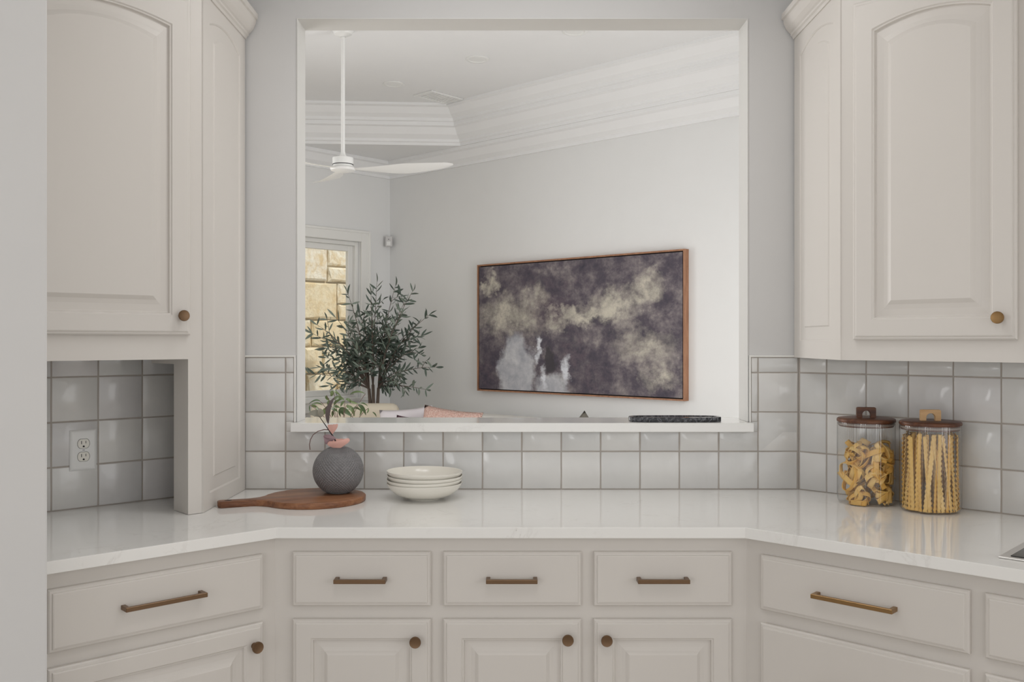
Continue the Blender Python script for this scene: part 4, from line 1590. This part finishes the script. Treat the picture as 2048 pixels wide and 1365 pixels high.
# ---------------------------------------------------------------- console table with leafy plant
HX, HY = (684 - CX) / F * 4.55, 4.55
ZTB = 0.80
t_ = thing('console_table', 'narrow wooden console table behind the pass-through wall', 'table', (HX, HY, 0), math.radians(-4))
MB().box(-0.30, 0.30, -0.16, 0.16, ZTB - 0.03, ZTB).build('table_top', M['table_wood'], t_, bevel=0.003)
for x in (-0.27, 0.27):
    for y in (-0.13, 0.13):
        MB().box(x - 0.018, x + 0.018, y - 0.018, y + 0.018, 0, ZTB - 0.03).build('leg', M['table_wood'], t_)
pt = thing('potted_plant', 'leafy green houseplant with long drooping leaves, in front of the armchair', 'plant', (HX, HY, ZTB))
PO = Vector((HX, HY, ZTB))
MB().lathe([(0.002, 0.0), (0.055, 0.0), (0.062, 0.01), (0.075, 0.12), (0.077, 0.125), (0.071, 0.125), (0.066, 0.11), (0.002, 0.11)], 40, cap0=True, cap1=True).build('pot', M['pot_white'], pt, smooth=True)
lv = [((610, 110), (660, 120), (750, 215), 34), ((575, 105), (600, 160), (560, 210), 62), ((600, 275), (700, 190), (805, 275), 66), ((375, 305), (290, 235), (160, 350), 26), ((410, 375), (290, 285), (195, 385), 30), ((815, 290), (765, 320), (738, 405), 44), ((915, 178), (1030, 80), (1190, 165), 36), ((1050, 350), (1150, 300), (1235, 395), 28), ((1060, 365), (1160, 400), (1200, 555), 66), ((1100, 380), (1140, 470), (1085, 565), 40), ((725, 420), (830, 460), (945, 585), 84), ((835, 385), (970, 410), (990, 575), 72), ((955, 445), (1040, 380), (1110, 480), 50), ((1245, 425), (1250, 480), (1213, 522), 28), ((1318, 498), (1375, 520), (1390, 588), 24), ((590, 400), (660, 380), (735, 425), 46), ((440, 430), (450, 500), (410, 550), 70), ((490, 390), (470, 470), (450, 530), 60), ((700, 475), (760, 480), (805, 565), 48), ((650, 475), (590, 480), (590, 585), 60), ((490, 195), (470, 240), (535, 285), 60), ((505, 370), (510, 300), (585, 285), 50), ((895, 285), (960, 330), (1050, 345), 40), ((200, 375), (270, 370), (350, 450), 44), ((178, 372), (165, 430), (186, 500), 20), ((620, 375), (640, 280), (765, 265), 44), ((830, 265), (900, 260), (920, 330), 56), ((880, 330), (860, 400), (900, 460), 50), ((560, 440), (640, 430), (690, 500), 44), ((300, 400), (330, 480), (300, 560), 40), ((740, 420), (700, 500), (740, 585), 46), ((930, 400), (870, 430), (820, 500), 44)]
lrng = random.Random(3)
hub = Z(700, 640, HY)
for (p0, p1, p2, wd) in lv:
    dy = lrng.uniform(-0.10, 0.10)
    a, b, c_ = Z(*p0, HY + dy * 0.5), Z(*p1, HY + dy - 0.02), Z(*p2, HY + dy)
    m_ = blade(a, b, c_, wd / 9.1 / F * HY * 1.05, 8, Vector((lrng.uniform(-0.5, 0.5), -1, lrng.uniform(-0.2, 0.7))), 0.25)
    rel(m_, PO).build('leaf', M['green_leaf'], pt, smooth=True, recalc=False)
for (x, y) in ((610, 120), (375, 310), (180, 372), (820, 280), (1050, 350), (1190, 165), (600, 400), (490, 200), (835, 385), (1250, 425), (440, 430)):
    e = Z(x, y, HY + lrng.uniform(-0.03, 0.03))
    b0 = Vector((HX + lrng.uniform(-0.02, 0.02), HY + lrng.uniform(-0.02, 0.02), ZTB + 0.105))
    mid_ = b0.lerp(e, 0.55) + Vector((0, 0, 0.05))
    pts = [tuple(b0)] + bez(tuple(b0), tuple(mid_), tuple(e), 8)
    rel(MB().tube(pts, [0.0022] * 4 + [0.0014] * 5, 6), PO).build('stem', M['stem_brown'], pt, smooth=True)

# ---------------------------------------------------------------- olive tree
TYc = 7.56
TB = P3(748, 806, TYc)
ot = thing('olive_tree', 'tall potted olive tree with narrow leaves in the room corner', 'tree', (TB.x, TB.y, 0))
TO = Vector((TB.x, TB.y, 0))
MB().lathe([(0.002, 0.0), (0.13, 0.0), (0.14, 0.01), (0.17, 0.34), (0.172, 0.36), (0.16, 0.36), (0.155, 0.33), (0.002, 0.33)], 48, cap0=True, cap1=True).build('pot', M['pot_white'], ot, smooth=True)
MB().lathe([(0.002, 0.332), (0.154, 0.332)], 48, cap0=True).build('soil', M['soil'], ot)
tips = [(754, 565), (742, 590), (791, 572), (826, 582), (812, 600), (694, 584), (859, 630), (844, 672), (837, 697), (872, 735), (853, 780), (800, 764), (783, 778), (614, 748), (624, 667), (634, 650), (671, 635), (644, 694), (652, 716), (658, 772), (771, 640), (806, 625), (719, 628), (745, 622), (677, 742), (690, 758), (767, 725), (806, 707), (640, 735), (700, 690), (722, 700), (760, 690), (700, 660), (738, 740), (775, 690), (815, 740), (832, 650), (665, 680), (785, 660), (730, 655), (712, 725)]
orng = random.Random(12)
tw = MB()
leaves = []
trunk_top = [P3(738, 778, TYc), P3(746, 770, TYc - 0.02), P3(757, 776, TYc + 0.01)]
for s, tt in enumerate(trunk_top):
    b0 = Vector((TB.x + (s - 1) * 0.012, TB.y + (s - 1) * 0.008, 0.32))
    pts = [tuple(b0)] + bez(tuple(b0), (TB.x + (s - 1) * 0.018, TB.y, 0.75), tuple(tt), 8)
    rel(MB().tube(pts, [0.022 - 0.0012 * i for i in range(9)], 8), TO).build('trunk', M['bark'], ot, smooth=True)


def clamp_room(p):
    r = Vector((p.x, p.y)) - LC
    a, b = r.dot(LA), r.dot(LB)
    a, b = max(a, 0.05), max(b, 0.06)
    q = AB(a, b)
    return Vector((q.x, q.y, p.z))


def add_leaves(curve, start, step, lo_, hi_):
    acc = 0.0
    side = orng.choice((-1, 1))
    for i in range(1, len(curve)):
        p, q = curve[i - 1], curve[i]
        seg = (q - p).length
        acc += seg
        if i / len(curve) < start: continue
        while acc > step:
            acc -= step
            side = -side
            d = (q - p).normalized()
            base_ = p.lerp(q, orng.random())
            s = d.cross(Vector((orng.gauss(0, 0.5), -1, orng.gauss(0, 0.5)))).normalized() * side
            dirv = (d * orng.uniform(0.2, 1.0) + s * orng.uniform(0.35, 1.0) + Vector((orng.uniform(-0.3, 0.3), orng.uniform(-0.6, 0.5), orng.uniform(-0.4, 0.2)))).normalized()
            leaves.append((base_, dirv, orng.uniform(lo_, hi_)))
    d = (curve[-1] - curve[-2]).normalized()
    leaves.append((curve[-1], d, orng.uniform(lo_, hi_)))


for k, (px, py) in enumerate(tips):
    dx = (px - 748) / 125.0
    Yt = TYc - 0.10 - 0.10 * abs(dx) + orng.uniform(-0.22, 0.16)
    if px < 700: Yt = min(Yt, TYc - 0.20)
    tip_ = clamp_room(P3(px, py, Yt))
    st = trunk_top[0] if px < 735 else (trunk_top[2] if px > 765 else trunk_top[1])
    ctl = st.lerp(tip_, 0.5) + Vector(((TB.x - tip_.x) * 0.16, 0, 0.09 if py < 740 else 0.05))
    cv = [st] + [Vector(p) for p in bez(tuple(st), tuple(ctl), tuple(tip_), 16)]
    tw.tube([tuple(p) for p in cv], [0.0075 - 0.0062 * (i / 16) ** 0.7 for i in range(17)], 5)
    add_leaves(cv, 0.36, 0.027, 0.055, 0.095)
    for s in range(orng.choice((1, 2, 2))):
        j = orng.randint(6, 13)
        d = (cv[j + 1] - cv[j]).normalized()
        sd = d.cross(Vector((0, -1, 0.2))).normalized() * orng.choice((-1, 1))
        e = clamp_room(cv[j] + d * orng.uniform(0.05, 0.1) + sd * orng.uniform(0.04, 0.09) + Vector((0, orng.uniform(-0.08, 0.04), 0.01)))
        sc = [cv[j]] + [Vector(p) for p in bez(tuple(cv[j]), tuple(cv[j].lerp(e, 0.5) + Vector((0, 0, 0.015))), tuple(e), 7)]
        tw.tube([tuple(p) for p in sc], [0.0028 - 0.0002 * i for i in range(8)], 4)
        add_leaves(sc, 0.2, 0.028, 0.05, 0.085)
rel(tw, TO).build('branches', M['bark'], ot, smooth=True)
leaf_me = []
for v in range(3):
    bend = (-0.16, -0.32, 0.14)[v]
    m_ = blade((0, 0, 0), (0.5, 0, 0.0), (1, 0, bend), (0.22, 0.25, 0.20)[v], 5, Vector((0, 0, 1)), 0.3, shape=lambda t: max(0.06, math.sin(math.pi * min(1, 0.05 + 0.93 * t)) ** 0.75))
    leaf_me.append(m_)
lm = [m_.mesh('leaf', smooth=True, recalc=False) for m_ in leaf_me]
leaves = [l for l in leaves]
order = sorted(range(len(leaves)), key=lambda i: leaves[i][0].y - leaves[i][2] * 2)
rest = MB()
for n_, i in enumerate(order):
    base_, d, ln = leaves[i]
    up = Vector((orng.gauss(0, 0.6), -0.8, orng.gauss(0.3, 0.6)))
    s = d.cross(up)
    s = s.normalized() if s.length > 1e-4 else Vector((0, 1, 0))
    nn = s.cross(d) * -1
    y_ = d.cross(nn) * -1
    mt = Matrix((( d.x, y_.x, nn.x, 0), (d.y, y_.y, nn.y, 0), (d.z, y_.z, nn.z, 0), (0, 0, 0, 1)))
    mt = Matrix.Translation(base_ - TO) @ mt @ Matrix.Scale(ln, 4)
    if n_ < 300:
        o = link('leaf', lm[i % 3], M['olive_leaf'], ot)
        o.matrix_local = mt
    else:
        src = leaf_me[i % 3]
        rest.add([mt @ Vector(v) for v in src.v], src.f)
o = rest.build('foliage', M['olive_leaf'], ot, smooth=True, recalc=False)
o['kind'] = 'stuff'
print('leaves', len(leaves))
